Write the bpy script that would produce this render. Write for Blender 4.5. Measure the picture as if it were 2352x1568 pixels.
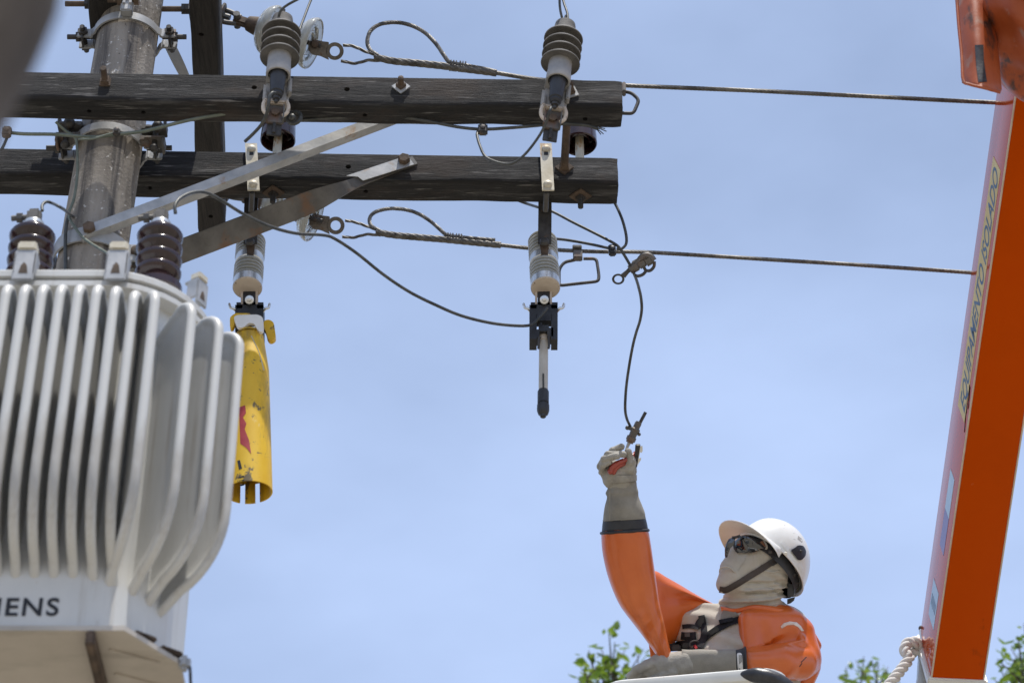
import bpy, bmesh, math, random
import numpy as np
from mathutils import Vector, Matrix, noise, geometry
from mathutils.bvhtree import BVHTree
random.seed(7)
R = math.radians
for _o in list(bpy.data.objects):
    bpy.data.objects.remove(_o)
S = bpy.context.scene
COL = S.collection

# ------------------------------------------------------------------ camera, sky, sun, exposure
CAMZ = 1.6
PITCH = R(38)
cam = bpy.data.cameras.new('camera')
cam.sensor_width = 36.0
cam.lens = 90.0
cam.clip_end = 5000
cam.clip_start = 0.05
cam.dof.use_dof = True
cam.dof.focus_distance = 8.15
cam.dof.aperture_fstop = 4.0
cam.dof.aperture_blades = 9
co = bpy.data.objects.new('camera', cam)
COL.objects.link(co)
co.location = (0, 0, CAMZ)
co.rotation_euler = (R(90) + PITCH, 0, 0)
S.camera = co

SUN_DIR = Vector((0.10, -0.20, 0.97)).normalized()
w = bpy.data.worlds.new('World')
S.world = w
w.use_nodes = True
nt = w.node_tree
nt.nodes.clear()
out = nt.nodes.new('ShaderNodeOutputWorld')
bg = nt.nodes.new('ShaderNodeBackground')
sky = nt.nodes.new('ShaderNodeTexSky')
sky.sky_type = 'NISHITA'
sky.sun_disc = False
sky.sun_elevation = math.asin(SUN_DIR.z)
sky.sun_rotation = math.atan2(SUN_DIR.x, SUN_DIR.y)
sky.altitude = 0
sky.air_density = 1.0
sky.dust_density = 1.2
sky.ozone_density = 1.0
# thin high cloud veil, uneven, over the whole sky
tc = nt.nodes.new('ShaderNodeTexCoord')
mp = nt.nodes.new('ShaderNodeMapping')
mp.inputs['Scale'].default_value = (1.2, 1.2, 2.6)
mp.inputs['Rotation'].default_value = (0.3, 0.5, 0.4)
nz = nt.nodes.new('ShaderNodeTexNoise')
nz.inputs['Scale'].default_value = 3.2
nz.inputs['Detail'].default_value = 6
nz.inputs['Roughness'].default_value = 0.5
mr = nt.nodes.new('ShaderNodeMapRange')
mr.inputs['From Min'].default_value = 0.3
mr.inputs['From Max'].default_value = 0.75
mr.inputs['To Min'].default_value = 0.31
mr.inputs['To Max'].default_value = 0.63
mixs = nt.nodes.new('ShaderNodeMix')
mixs.data_type = 'RGBA'
VEIL = (7.1, 8.95, 13.1, 1)
mixs.inputs[7].default_value = VEIL
nt.links.new(tc.outputs['Generated'], mp.inputs['Vector'])
nt.links.new(mp.outputs['Vector'], nz.inputs['Vector'])
nt.links.new(nz.outputs['Fac'], mr.inputs['Value'])
sxyz = nt.nodes.new('ShaderNodeSeparateXYZ')
nt.links.new(tc.outputs['Generated'], sxyz.inputs[0])
mz = nt.nodes.new('ShaderNodeMapRange')          # the veil thickens towards the horizon
mz.inputs['From Min'].default_value = 0.36
mz.inputs['From Max'].default_value = 0.80
mz.inputs['To Min'].default_value = 0.22
mz.inputs['To Max'].default_value = -0.10
nt.links.new(sxyz.outputs['Z'], mz.inputs['Value'])
addz = nt.nodes.new('ShaderNodeMath')
addz.use_clamp = True
nt.links.new(mr.outputs['Result'], addz.inputs[0])
nt.links.new(mz.outputs['Result'], addz.inputs[1])
nt.links.new(addz.outputs[0], mixs.inputs[0])
nt.links.new(sky.outputs['Color'], mixs.inputs[6])
nt.links.new(mixs.outputs[2], bg.inputs['Color'])
bg.inputs['Strength'].default_value = 0.1025
nt.links.new(bg.outputs['Background'], out.inputs['Surface'])

sl = bpy.data.lights.new('sun', 'SUN')
sl.energy = 4.8
sl.angle = R(0.53)
sl.color = (1.0, 0.955, 0.88)
so = bpy.data.objects.new('sun', sl)
COL.objects.link(so)
so.location = (3, -4, 14)
so.rotation_euler = SUN_DIR.to_track_quat('Z', 'Y').to_euler()

S.view_settings.view_transform = 'Standard'
S.view_settings.look = 'None'
S.view_settings.exposure = 0.0
S.view_settings.gamma = 1.0
S.view_settings.use_curve_mapping = False
S.cycles.max_bounces = 10
S.cycles.transmission_bounces = 10
S.cycles.caustics_refractive = False
S.cycles.caustics_reflective = False

# ------------------------------------------------------------------ sight lines of the survey photo (2352 x 1568 grid)
FPX, CX, CY = 5880.0, 1176.0, 784.0
FWD = Vector((0, math.cos(PITCH), math.sin(PITCH)))
UPC = Vector((0, -math.sin(PITCH), math.cos(PITCH)))
RGT = Vector((1, 0, 0))
CAM = Vector((0, 0, CAMZ))
def ray(x, y):
    return FWD + RGT * ((x - CX) / FPX) - UPC * ((y - CY) / FPX)
def W(x, y, Y):
    d = ray(x, y)
    return CAM + d * (Y / d.y)
def Wz(x, y, z):
    d = ray(x, y)
    return CAM + d * ((z - CAMZ) / d.z)
def Wd(x, y, dep):
    return CAM + ray(x, y) * dep
def depth(p):
    return (p - CAM).dot(FWD)
def px(p):
    q = p - CAM
    k = q.dot(FWD)
    return (CX + FPX * q.x / k, CY - FPX * q.dot(UPC) / k)
def PI(x, y, o, n):
    d = ray(x, y)
    return CAM + d * ((o - CAM).dot(n) / d.dot(n))

def cat(pts, sub=6):
    """Catmull-Rom through points."""
    P = [Vector(p) for p in pts]
    if len(P) < 3:
        return P
    Q = [P[0] * 2 - P[1]] + P + [P[-1] * 2 - P[-2]]
    o = []
    for i in range(1, len(Q) - 2):
        a, b, c, d = Q[i - 1], Q[i], Q[i + 1], Q[i + 2]
        for k in range(sub):
            t = k / sub
            o.append(0.5 * ((2 * b) + (c - a) * t + (2 * a - 5 * b + 4 * c - d) * t * t + (3 * b - a - 3 * c + d) * t ** 3))
    o.append(P[-1])
    return o

def frames(P):
    T = []
    for i in range(len(P)):
        t = (P[min(i + 1, len(P) - 1)] - P[max(i - 1, 0)])
        T.append(t.normalized() if t.length > 1e-9 else Vector((0, 0, 1)))
    u = T[0].orthogonal().normalized()
    F = []
    for i, t in enumerate(T):
        u = (u - t * u.dot(t))
        u = u.normalized() if u.length > 1e-6 else t.orthogonal().normalized()
        F.append((t, u, t.cross(u)))
    return F

class MB:
    def __init__(s):
        s.v = []; s.f = []; s.m = []
    def add(s, vs, fs, mi=0):
        k = len(s.v)
        s.v += [Vector(v) for v in vs]
        s.f += [tuple(i + k for i in f) for f in fs]
        s.m += [mi] * len(fs)
        return s
    def tube(s, P, r, n=8, mi=0, cap=True, sq=1.0):
        P = [Vector(p) for p in P]
        rr = r if isinstance(r, (list, tuple)) else [r] * len(P)
        vs, fs = [], []
        for p, (t, u, v), q in zip(P, frames(P), rr):
            for k in range(n):
                a = 2 * math.pi * k / n
                vs.append(p + u * (q * math.cos(a)) + v * (q * sq * math.sin(a)))
        for i in range(len(P) - 1):
            for k in range(n):
                fs.append((i * n + k, i * n + (k + 1) % n, (i + 1) * n + (k + 1) % n, (i + 1) * n + k))
        if cap:
            fs.append(tuple(range(n - 1, -1, -1)))
            fs.append(tuple(range((len(P) - 1) * n, len(P) * n)))
        return s.add(vs, fs, mi)
    def rope(s, P, r, k=4, pitch=0.06, n=5, mi=0, fill=0.62):
        """k strands twisted round a path"""
        P = [Vector(p) for p in P]
        L = [0]
        for a, b in zip(P, P[1:]):
            L.append(L[-1] + (b - a).length)
        F = frames(P)
        for j in range(k):
            Q = []
            for p, (t, u, v), l in zip(P, F, L):
                a = 2 * math.pi * (j / k + l / pitch)
                Q.append(p + (u * math.cos(a) + v * math.sin(a)) * (r * (1 - fill * .62)))
            s.tube(Q, r * fill, n, mi)
        return s
    def lathe(s, prof, o=(0, 0, 0), ax=(0, 0, 1), n=32, mi=0, xd=None, a0=0, a1=None):
        o = Vector(o); ax = Vector(ax).normalized()
        u = (Vector(xd) if xd else ax.orthogonal()).normalized()
        u = (u - ax * u.dot(ax)).normalized()
        v = ax.cross(u)
        full = a1 is None
        m = n if full else n + 1
        vs, fs = [], []
        for (r, z) in prof:
            for k in range(m):
                a = (2 * math.pi * k / n) if full else (a0 + (a1 - a0) * k / n)
                vs.append(o + ax * z + (u * math.cos(a) + v * math.sin(a)) * max(r, 1e-5))
        for i in range(len(prof) - 1):
            for k in range(n):
                k2 = (k + 1) % m
                fs.append((i * m + k, i * m + k2, (i + 1) * m + k2, (i + 1) * m + k))
        return s.add(vs, fs, mi)
    def box(s, c, size, ax=None, mi=0, bev=0.0):
        c = Vector(c)
        X, Y, Z = ax if ax else (Vector((1, 0, 0)), Vector((0, 1, 0)), Vector((0, 0, 1)))
        X, Y, Z = Vector(X).normalized(), Vector(Y).normalized(), Vector(Z).normalized()
        bm = bmesh.new()
        bmesh.ops.create_cube(bm, size=1)
        for v in bm.verts:
            v.co = Vector((v.co.x * size[0], v.co.y * size[1], v.co.z * size[2]))
        if bev:
            bmesh.ops.bevel(bm, geom=list(bm.edges), offset=bev, segments=2, affect='EDGES')
        bm.verts.index_update()
        vs = [c + X * v.co.x + Y * v.co.y + Z * v.co.z for v in bm.verts]
        fs = [tuple(v.index for v in f.verts) for f in bm.faces]
        bm.free()
        return s.add(vs, fs, mi)
    def prism(s, poly, dvec, mi=0):
        """planar 3D polygon given thickness along dvec"""
        P = [Vector(p) for p in poly]
        d = Vector(dvec)
        n = len(P)
        vs = P + [p + d for p in P]
        fs = [tuple(range(n)), tuple(range(2 * n - 1, n - 1, -1))]
        fs += [(i, i + n, (i + 1) % n + n, (i + 1) % n) for i in range(n)]
        return s.add(vs, fs, mi)
    def ring(s, outer, inner, dvec, mi=0):
        """planar ring (two loops of equal count) given thickness"""
        O = [Vector(p) for p in outer]; I = [Vector(p) for p in inner]
        d = Vector(dvec); n = len(O)
        vs = O + I + [p + d for p in O] + [p + d for p in I]
        fs = []
        for i in range(n):
            j = (i + 1) % n
            fs += [(i, j, n + j, n + i), (2 * n + i, 3 * n + i, 3 * n + j, 2 * n + j), (i, 2 * n + i, 2 * n + j, j), (n + i, n + j, 3 * n + j, 3 * n + i)]
        return s.add(vs, fs, mi)
    def loft(s, secs, mi=0, cap=True):
        """list of rings with equal count"""
        n = len(secs[0]); vs = [p for r in secs for p in r]; fs = []
        for i in range(len(secs) - 1):
            for k in range(n):
                fs.append((i * n + k, i * n + (k + 1) % n, (i + 1) * n + (k + 1) % n, (i + 1) * n + k))
        if cap:
            fs.append(tuple(range(n - 1, -1, -1)))
            fs.append(tuple(range((len(secs) - 1) * n, len(secs) * n)))
        return s.add(vs, fs, mi)
    def bolt(s, c, ax, r=0.011, l=0.03, mi=0, rod=0.0, sides=6):
        c = Vector(c); ax = Vector(ax).normalized()
        s.lathe([(0, l * .5), (r * .82, l * .5), (r, l * .42), (r, 0)], c, ax, sides, mi)
        if rod:
            s.lathe([(0, rod), (r * .48, rod), (r * .52, rod - .002), (r * .52, 0)], c, ax, 10, mi)
        return s
    def sphere(s, c, r, mi=0, n=16):
        prof = [(r * math.sin(math.pi * i / n), -r * math.cos(math.pi * i / n)) for i in range(n + 1)]
        return s.lathe(prof, c, (0, 0, 1), n * 2, mi)

ORG = {}
def newmesh(name, mb, mats, off=Vector(), angle=38):
    me = bpy.data.meshes.new(name)
    me.from_pydata([v - off for v in mb.v], [], mb.f)
    ms = mats if isinstance(mats, (list, tuple)) else [mats]
    for m in ms:
        me.materials.append(m)
    if len(ms) > 1:
        me.polygons.foreach_set('material_index', mb.m)
    bm = bmesh.new(); bm.from_mesh(me)
    bmesh.ops.recalc_face_normals(bm, faces=bm.faces)
    bm.to_mesh(me); bm.free()
    me.polygons.foreach_set('use_smooth', [True] * len(me.polygons))
    if angle < 180:
        me.set_sharp_from_angle(angle=R(angle))
    me.update()
    return me
def tag(o, label=None, cat=None, group=None, kind=None):
    if label: o['label'] = label
    if cat: o['category'] = cat
    if group: o['group'] = group
    if kind: o['kind'] = kind
    return o
def thing(name, label, cat, loc, group=None):
    o = bpy.data.objects.new(name, None)
    COL.objects.link(o)
    o.empty_display_size = .05
    o.location = loc
    ORG[o] = Vector(loc)
    return tag(o, label, cat, group)
def obj(name, mb, mats, parent=None, label=None, cat=None, group=None, kind=None, angle=38, off=None):
    if parent is not None:
        o0 = ORG[parent]
    elif off is not None:
        o0 = Vector(off)
    else:
        o0 = sum(mb.v, Vector()) / len(mb.v)
    me = newmesh(name, mb, mats, o0, angle)
    o = bpy.data.objects.new(name, me)
    COL.objects.link(o)
    if parent is None:
        o.location = o0
    else:
        o.parent = parent
    ORG[o] = o0
    return tag(o, label, cat, group, kind)
def kids(o):
    return [c for c in bpy.data.objects if c.parent == o]
def copy_tree(o, parent=None):
    c = o.copy(); COL.objects.link(c)
    if parent: c.parent = parent
    for k in kids(o):
        copy_tree(k, c)
    return c

# ------------------------------------------------------------------ procedural materials
def M(name, c1, c2=None, scale=6, st=(1, 1, 1), rough=.6, metal=0, bump=0, bscale=60, bst=None, spots=(), coat=0, trans=0, ior=1.5,
      lo=.35, hi=.65, detail=8, spec=.5, crough=.08, stint=None, sheen=0, sss=0, dist=0.0, rvar=0.0, transl=0):
    m = bpy.data.materials.new(name); m.use_nodes = True
    t = m.node_tree; N = t.nodes; Lk = t.links
    b = N['Principled BSDF']
    tcn = N.new('ShaderNodeTexCoord')
    def mapped(stv):
        mm = N.new('ShaderNodeMapping'); mm.inputs['Scale'].default_value = stv
        Lk.new(tcn.outputs['Object'], mm.inputs['Vector']); return mm.outputs['Vector']
    def nnoise(sc, stv, det=8, rg=.6, ds=0):
        n = N.new('ShaderNodeTexNoise'); n.inputs['Scale'].default_value = sc; n.inputs['Detail'].default_value = det
        n.inputs['Roughness'].default_value = rg; n.inputs['Distortion'].default_value = ds
        Lk.new(mapped(stv), n.inputs['Vector']); return n.outputs['Fac']
    def mrng(v, a, bb, c=0., d=1.):
        r = N.new('ShaderNodeMapRange'); r.inputs[1].default_value = a; r.inputs[2].default_value = bb
        r.inputs[3].default_value = c; r.inputs[4].default_value = d
        Lk.new(v, r.inputs[0]); return r.outputs[0]
    def mix(f, a, c):
        x = N.new('ShaderNodeMix'); x.data_type = 'RGBA'; Lk.new(f, x.inputs[0])
        for i, q in ((6, a), (7, c)):
            if isinstance(q, tuple): x.inputs[i].default_value = (*q[:3], 1)
            else: Lk.new(q, x.inputs[i])
        return x.outputs[2]
    col = tuple(c1)
    if c2:
        col = mix(mrng(nnoise(scale, st, detail, .62, dist), lo, hi), tuple(c1), tuple(c2))
    rgh = None
    for sp in spots:
        cc, sc, th, soft = sp[:4]; stv = sp[4] if len(sp) > 4 else (1, 1, 1); amt = sp[5] if len(sp) > 5 else 1.0
        f = mrng(nnoise(sc, stv, 8, .65), th, th + soft, 0, amt)
        col = mix(f, col, tuple(cc))
    if isinstance(col, tuple): b.inputs['Base Color'].default_value = (*col, 1)
    else: Lk.new(col, b.inputs['Base Color'])
    b.inputs['Metallic'].default_value = metal
    b.inputs['Specular IOR Level'].default_value = spec
    if rvar:
        Lk.new(mrng(nnoise(scale * 2.3, st), .3, .7, rough - rvar, rough + rvar), b.inputs['Roughness'])
    else:
        b.inputs['Roughness'].default_value = rough
    if stint: b.inputs['Specular Tint'].default_value = (*stint, 1)
    b.inputs['Coat Weight'].default_value = coat
    b.inputs['Coat Roughness'].default_value = crough
    b.inputs['Transmission Weight'].default_value = trans
    b.inputs['IOR'].default_value = ior
    b.inputs['Sheen Weight'].default_value = sheen
    if sss:
        b.inputs['Subsurface Weight'].default_value = sss
        b.inputs['Subsurface Radius'].default_value = (.01, .006, .003)
    if bump:
        bn = N.new('ShaderNodeBump'); bn.inputs['Strength'].default_value = bump; bn.inputs['Distance'].default_value = .004
        Lk.new(nnoise(bscale, bst or st, 6, .65), bn.inputs['Height']); Lk.new(bn.outputs['Normal'], b.inputs['Normal'])
    if transl:
        tr = N.new('ShaderNodeBsdfTranslucent'); ms = N.new('ShaderNodeMixShader'); ms.inputs[0].default_value = transl
        if isinstance(col, tuple): tr.inputs['Color'].default_value = (*col, 1)
        else: Lk.new(col, tr.inputs['Color'])
        Lk.new(b.outputs[0], ms.inputs[1]); Lk.new(tr.outputs[0], ms.inputs[2]); Lk.new(ms.outputs[0], N['Material Output'].inputs['Surface'])
    return m

WOOD = M('weathered_wood', (.006, .0057, .006), (.024, .0225, .0225), 5, (1.2, 20, 20), .88, bump=1.0, bscale=9, bst=(2, 40, 40), dist=1.1, lo=.34, hi=.70,
         spots=[((.25, .24, .23), 5, .575, .12, (1.3, 22, 22), .85), ((.085, .082, .08), 2.4, .54, .1, (1.2, 9, 9), .7), ((.045, .030, .021), 2.2, .54, .12, (1.2, 3, 3), .6), ((.30, .28, .26), 3.2, .66, .05, (1.6, 12, 12), .55), ((.006, .005, .005), 7, .60, .05, (.9, 30, 30), .95)])
WOODY = M('weathered_wood_crosswise', (.010, .009, .0085), (.034, .030, .028), 5, (22, 1.2, 22), .85, bump=.8, bscale=9, bst=(40, 2, 40), dist=.6,
          spots=[((.16, .15, .11), 30, .70, .05, (1, 1, 1), .6)])
CONC = M('concrete', (.16, .143, .125), (.32, .29, .255), 5, (3, 3, .5), .95, bump=1.0, bscale=75, bst=(1, 1, 1), spec=.15,
         spots=[((.62, .60, .57), 62, .62, .04), ((.075, .07, .07), 6, .53, .10, (3, 3, .10), .9), ((.30, .20, .14), 6, .60, .14, (3, 3, .18), .6), ((.09, .085, .08), 80, .62, .05)])
GALV = M('galvanised_steel', (.30, .31, .32), (.46, .46, .46), 14, rough=.55, metal=.35, bump=.15, bscale=90, spots=[((.30, .18, .09), 9, .62, .08, (1, 1, 1), .8), ((.14, .12, .11), 30, .66, .05, (1, 1, 1), .7)])
GALVD = M('dull_steel_angle', (.070, .066, .062), (.15, .142, .132), 8, (1, 1, 1), .6, metal=.3, bump=.2, bscale=80, spots=[((.17, .09, .05), 7, .56, .1, (1, 1, 1), .8), ((.05, .05, .05), 40, .66, .04)])
TANST = M('stained_zinc_plate', (.52, .46, .34), (.66, .62, .52), 18, rough=.6, metal=.2, bump=.12, bscale=80, spots=[((.42, .24, .10), 22, .56, .08, (1, 1, .5), .85)])
RUST = M('rusty_iron', (.050, .036, .027), (.14, .097, .068), 22, rough=.8, metal=.15, bump=.35, bscale=120, spots=[((.36, .30, .24), 30, .64, .06, (1, 1, 1), .6)])
IRONB = M('brown_iron', (.075, .062, .05), (.19, .165, .135), 24, rough=.7, metal=.2, bump=.3, bscale=110, spots=[((.12, .06, .03), 24, .58, .08)])
DIRON = M('dark_iron', (.035, .033, .032), (.085, .08, .076), 25, rough=.6, metal=.4, bump=.2, bscale=110, spots=[((.13, .08, .05), 30, .6, .08)])
BLACK = M('black_polymer', (.012, .012, .014), (.03, .03, .033), 20, rough=.45, bump=.1, bscale=90)
BOOT = M('black_rubber_boot', (.018, .019, .023), (.035, .036, .04), 20, rough=.5)
SHED = M('dusty_grey_polymer', (.085, .08, .075), (.17, .16, .15), 16, rough=.75, bump=.25, bscale=120, spots=[((.24, .19, .16), 18, .6, .1), ((.05, .048, .046), 24, .6, .07)])
COLLAR = M('grey_resin', (.28, .275, .27), (.42, .40, .38), 14, rough=.6, bump=.12, bscale=90, spots=[((.40, .28, .20), 15, .6, .1, (1, 1, 1), .7)])
BROWNP = M('brown_porcelain', (.017, .006, .007), (.034, .013, .014), 10, rough=.20, coat=.3, crough=.15)
GREYP = M('grey_porcelain', (.30, .30, .27), (.42, .42, .385), 12, rough=.22, coat=.3, spots=[((.22, .20, .17), 25, .62, .08)])
SILVER = M('bright_band', (.62, .62, .60), (.78, .78, .76), 20, rough=.28, metal=.8)
TANCAP = M('stained_cap', (.46, .38, .30), (.58, .50, .42), 14, rough=.7, spots=[((.12, .08, .05), 28, .60, .05)])
TUBEG = M('fuse_tube_fibre', (.42, .39, .34), (.54, .51, .46), 14, (1, 1, .4), .55, spots=[((.30, .26, .20), 20, .62, .08)])
YEL = M('yellow_plastic', (.70, .41, .008), (.80, .52, .03), 7, (1, 1, .5), .42, spots=[((.36, .22, .03), 9, .50, .12, (1, 1, .3), .85), ((.09, .075, .05), 26, .60, .03, (1, 1, .6), .9), ((.06, .05, .035), 44, .64, .03, (1, 1, 1), .9), ((.24, .18, .08), 14, .62, .06, (1, 1, .12), .7), ((.75, .60, .25), 26, .64, .04, (1, 1, .5), .6)])
RED = M('red_print', (.32, .02, .03), (.40, .04, .04), 30, rough=.5)
INK = M('black_print', (.012, .012, .014), rough=.6)
WPLATE = M('white_plastic', (.72, .71, .68), (.80, .79, .77), 10, rough=.4)
WIRE = M('dull_wire', (.045, .047, .045), (.095, .095, .088), 30, rough=.5, metal=.5)
STRAND = M('weathered_strand', (.050, .046, .042), (.17, .158, .14), 40, rough=.55, metal=.35)
COPPER = M('green_wire', (.10, .12, .095), (.17, .185, .15), 25, rough=.55, metal=.4)
TPAINT = M('transformer_grey_paint', (.53, .525, .50), (.60, .595, .57), 3, (2, 2, 1), .42, bump=.03, bscale=40,
           spots=[((.38, .345, .295), 5, .56, .14, (6, 6, .35), .6), ((.42, .30, .18), 24, .68, .04, (1, 1, .6), .7), ((.31, .27, .215), 2.2, .58, .1, (5, 5, 1.2), .5)])
TDIRT = M('stained_base_paint', (.40, .36, .31), (.50, .455, .40), 4, rough=.55, spots=[((.22, .13, .08), 9, .66, .06), ((.30, .27, .23), 3, .52, .14, (1, 4, 1), .6)])
GASK = M('gasket', (.02, .02, .02), rough=.7)
ORUB = M('orange_rubber', (.60, .110, .012), (.70, .150, .020), 5, rough=.36, bump=.05, bscale=20, coat=.45, crough=.20, spots=[((.36, .06, .015), 6, .6, .14, (1, 1, 1), .6), ((.12, .04, .02), 26, .71, .02, (1, 1, 2.2), .7)], rvar=.06)
CLOTH = M('beige_cloth', (.42, .385, .325), (.50, .465, .40), 8, rough=.9, bump=.4, bscale=240, sheen=.2, spots=[((.33, .265, .205), 7, .57, .14, (1, 1, 1), .55)])
LEATH = M('grey_leather', (.27, .25, .215), (.42, .395, .345), 20, rough=.85, bump=.7, bscale=110, spots=[((.13, .118, .098), 18, .58, .1, (1, 1, 1), .85), ((.48, .46, .42), 20, .62, .1, (1, 1, 1), .5)])
SUEDE = M('grey_suede', (.22, .205, .175), (.31, .29, .25), 14, rough=.95, bump=.3, bscale=260, spots=[((.14, .12, .10), 9, .6, .12, (1, 1, 1), .7)])
HELM = M('white_helmet', (.78, .775, .75), (.83, .825, .80), 6, rough=.28, coat=.25, spots=[((.42, .41, .40), 16, .68, .03, (1, 1, 2), .7)])
BRIMU = M('cream_helmet_lining', (.74, .69, .57), (.78, .74, .65), 8, rough=.5, spots=[((.34, .27, .18), 30, .68, .04)])
STRAPM = M('brown_strap', (.050, .040, .036), (.075, .06, .054), 20, rough=.75, bump=.2, bscale=300)
WEB = M('black_webbing', (.008, .008, .010), (.024, .024, .028), 30, rough=.75, spec=.25, bump=.5, bscale=220)
LENS = M('smoked_lens', (.004, .006, .010), rough=.05, spec=.9, coat=1.0)
SKIN = M('skin', (.36, .16, .09), (.42, .20, .12), 20, rough=.5, sss=.2)
FIB = M('orange_fibreglass', (.46, .050, .0006), (.52, .058, .0006), 2.5, rough=.09, spec=.60, stint=(1, .25, .02), bump=.02, bscale=14, spots=[((.44, .040, .0006), 2.5, .56, .16, (1, 1, 1), .5), ((.20, .03, .004), 9, .66, .06, (1, .5, .5), .5), ((.62, .30, .16), 34, .72, .02, (1, .3, .3), .6)])
EDGE = M('pale_fibre_edge', (.55, .42, .30), (.64, .54, .42), 20, rough=.5)
STICK = M('beige_sticker', (.64, .49, .22), (.70, .56, .29), 6, rough=.7, spec=.2)
BLUEI = M('blue_print', (.10, .16, .26), (.16, .22, .30), 20, rough=.7, spec=.2)
PALES = M('pale_sticker', (.40, .55, .66), (.48, .62, .72), 6, rough=.35)
VIOS = M('blue_sticker', (.20, .18, .36), (.25, .22, .42), 6, rough=.35)
ALU = M('aluminium_plate', (.52, .52, .50), (.66, .66, .64), 12, (1, 1, .3), .38, metal=.6, spots=[((.36, .30, .26), 16, .62, .08)])
GEL = M('white_gelcoat', (.70, .69, .64), (.76, .755, .71), 6, rough=.35, coat=.2, spots=[((.50, .44, .36), 18, .68, .05)])
TARP = M('dirty_orange_vinyl', (.33, .062, .014), (.42, .095, .024), 7, rough=.5, bump=.3, bscale=30, spots=[((.05, .03, .026), 7, .51, .07, (1.8, 1, .45), .9), ((.34, .24, .19), 12, .58, .1, (1, 1, 1), .6), ((.03, .022, .02), 16, .62, .05, (1, 1, .5), .9)])
ROPEM = M('white_rope', (.66, .63, .58), (.76, .74, .70), 30, rough=.85, bump=.4, bscale=260, spots=[((.03, .04, .10), 26, .66, .03)])
BARK = M('bark', (.055, .043, .033), (.125, .10, .078), 12, (2, 2, .6), .95, bump=1, bscale=26)
BLK = M('black_vinyl', (.02, .02, .022), (.05, .05, .055), 20, rough=.35, bump=.3, bscale=60)
LEAF = M('leaf', (.12, .20, .018), (.19, .28, .034), 3, rough=.24, coat=.6, transl=.5)
LEAFD = M('dark_leaf', (.075, .14, .016), (.12, .20, .026), 3, rough=.24, coat=.6, transl=.45)
LEAFY = M('young_leaf', (.20, .28, .035), (.25, .33, .05), 3, rough=.3, coat=.4, transl=.4)
GROUND = M('ground', (.27, .24, .185), (.34, .305, .245), .4, rough=.95, bump=.3, bscale=8)
ROADM = M('asphalt', (.045, .045, .046), (.06, .06, .06), 3, rough=.9, bump=.4, bscale=60)
def glass():
    m = bpy.data.materials.new('insulator_glass'); m.use_nodes = True
    b = m.node_tree.nodes['Principled BSDF']
    b.inputs['Base Color'].default_value = (.95, .97, .92, 1); b.inputs['Roughness'].default_value = .05
    b.inputs['Transmission Weight'].default_value = .64; b.inputs['IOR'].default_value = 1.5
    return m
GLASS = glass()

# ------------------------------------------------------------------ implicit surfaces (for cloth, gloves, body)
def smin(a, b, k):
    h = np.clip(.5 + .5 * (b - a) / k, 0, 1)
    return b + (a - b) * h - k * h * (1 - h)
def cone(p, a, b, ra, rb):
    a = np.array(a, np.float32); b = np.array(b, np.float32)
    ab = b - a; t = np.clip(((p - a) @ ab) / max(float(ab @ ab), 1e-9), 0, 1)
    return np.linalg.norm(p - a - t[..., None] * ab, axis=-1) - (ra + (rb - ra) * t)
def ell(p, c, ax, r):
    q = (p - np.array(c, np.float32)) @ np.array([list(x) for x in ax], np.float32).T
    r = np.array(r, np.float32)
    k0 = np.linalg.norm(q / r, axis=-1); k1 = np.linalg.norm(q / (r * r), axis=-1)
    return k0 * (k0 - 1) / np.maximum(k1, 1e-6)
def nets(fn, lo, hi, h):
    lo = np.array(lo, float); hi = np.array(hi, float)
    n = np.ceil((hi - lo) / h).astype(int) + 1
    g = np.stack(np.meshgrid(*[lo[i] + h * np.arange(n[i]) for i in range(3)], indexing='ij'), -1).astype(np.float32)
    F = fn(g)
    s = F < 0
    nc = n - 1
    acc = np.zeros((*nc, 3)); cnt = np.zeros(nc)
    quads = []
    cid = -np.ones(nc, int)
    edges = []
    for ax in range(3):
        sa = [slice(None)] * 3; sb = [slice(None)] * 3
        sa[ax] = slice(0, -1); sb[ax] = slice(1, None)
        A = F[tuple(sa)]; B = F[tuple(sb)]
        cr = s[tuple(sa)] != s[tuple(sb)]
        I = np.argwhere(cr)
        t = A[cr] / (A[cr] - B[cr])
        pos = I.astype(float); pos[:, ax] += t
        o = [k for k in range(3) if k != ax]
        for da in (0, 1):
            for db in (0, 1):
                c = I.copy(); c[:, o[0]] -= da; c[:, o[1]] -= db
                ok = np.all((c >= 0) & (c < nc), axis=1)
                np.add.at(acc, tuple(c[ok].T), pos[ok]); np.add.at(cnt, tuple(c[ok].T), 1)
        edges.append((ax, o, I, s[tuple(sa)][cr]))
    used = cnt > 0
    cid[used] = np.arange(used.sum())
    V = lo + h * (acc[used] / cnt[used][:, None])
    for ax, o, I, inside in edges:
        c = []
        ok = np.ones(len(I), bool)
        for da, db in ((0, 0), (1, 0), (1, 1), (0, 1)):
            q = I.copy(); q[:, o[0]] -= da; q[:, o[1]] -= db
            ok &= np.all((q >= 0) & (q < nc), axis=1); c.append(q)
        Q = np.stack([cid[tuple(np.clip(q, 0, nc - 1).T)] for q in c], 1)[ok]
        fl = inside[ok] ^ (ax == 1)
        Q[fl] = Q[fl][:, ::-1]
        quads.append(Q)
    mb = MB(); mb.v = [Vector(v) for v in V]; mb.f = [tuple(map(int, q)) for q in np.concatenate(quads)]; mb.m = [0] * len(mb.f)
    return mb
def nz3(p, f, seed=0):
    """cheap smooth pseudo-noise on arrays"""
    r = np.random.default_rng(seed); o = 0
    for _ in range(5):
        d = r.normal(size=3); d /= np.linalg.norm(d)
        o = o + np.sin((p @ d.astype(np.float32)) * f * r.uniform(.6, 1.5) + r.uniform(0, 6.28))
    return o / 5
def bvh(mb):
    return BVHTree.FromPolygons([tuple(v) for v in mb.v], mb.f)
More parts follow.
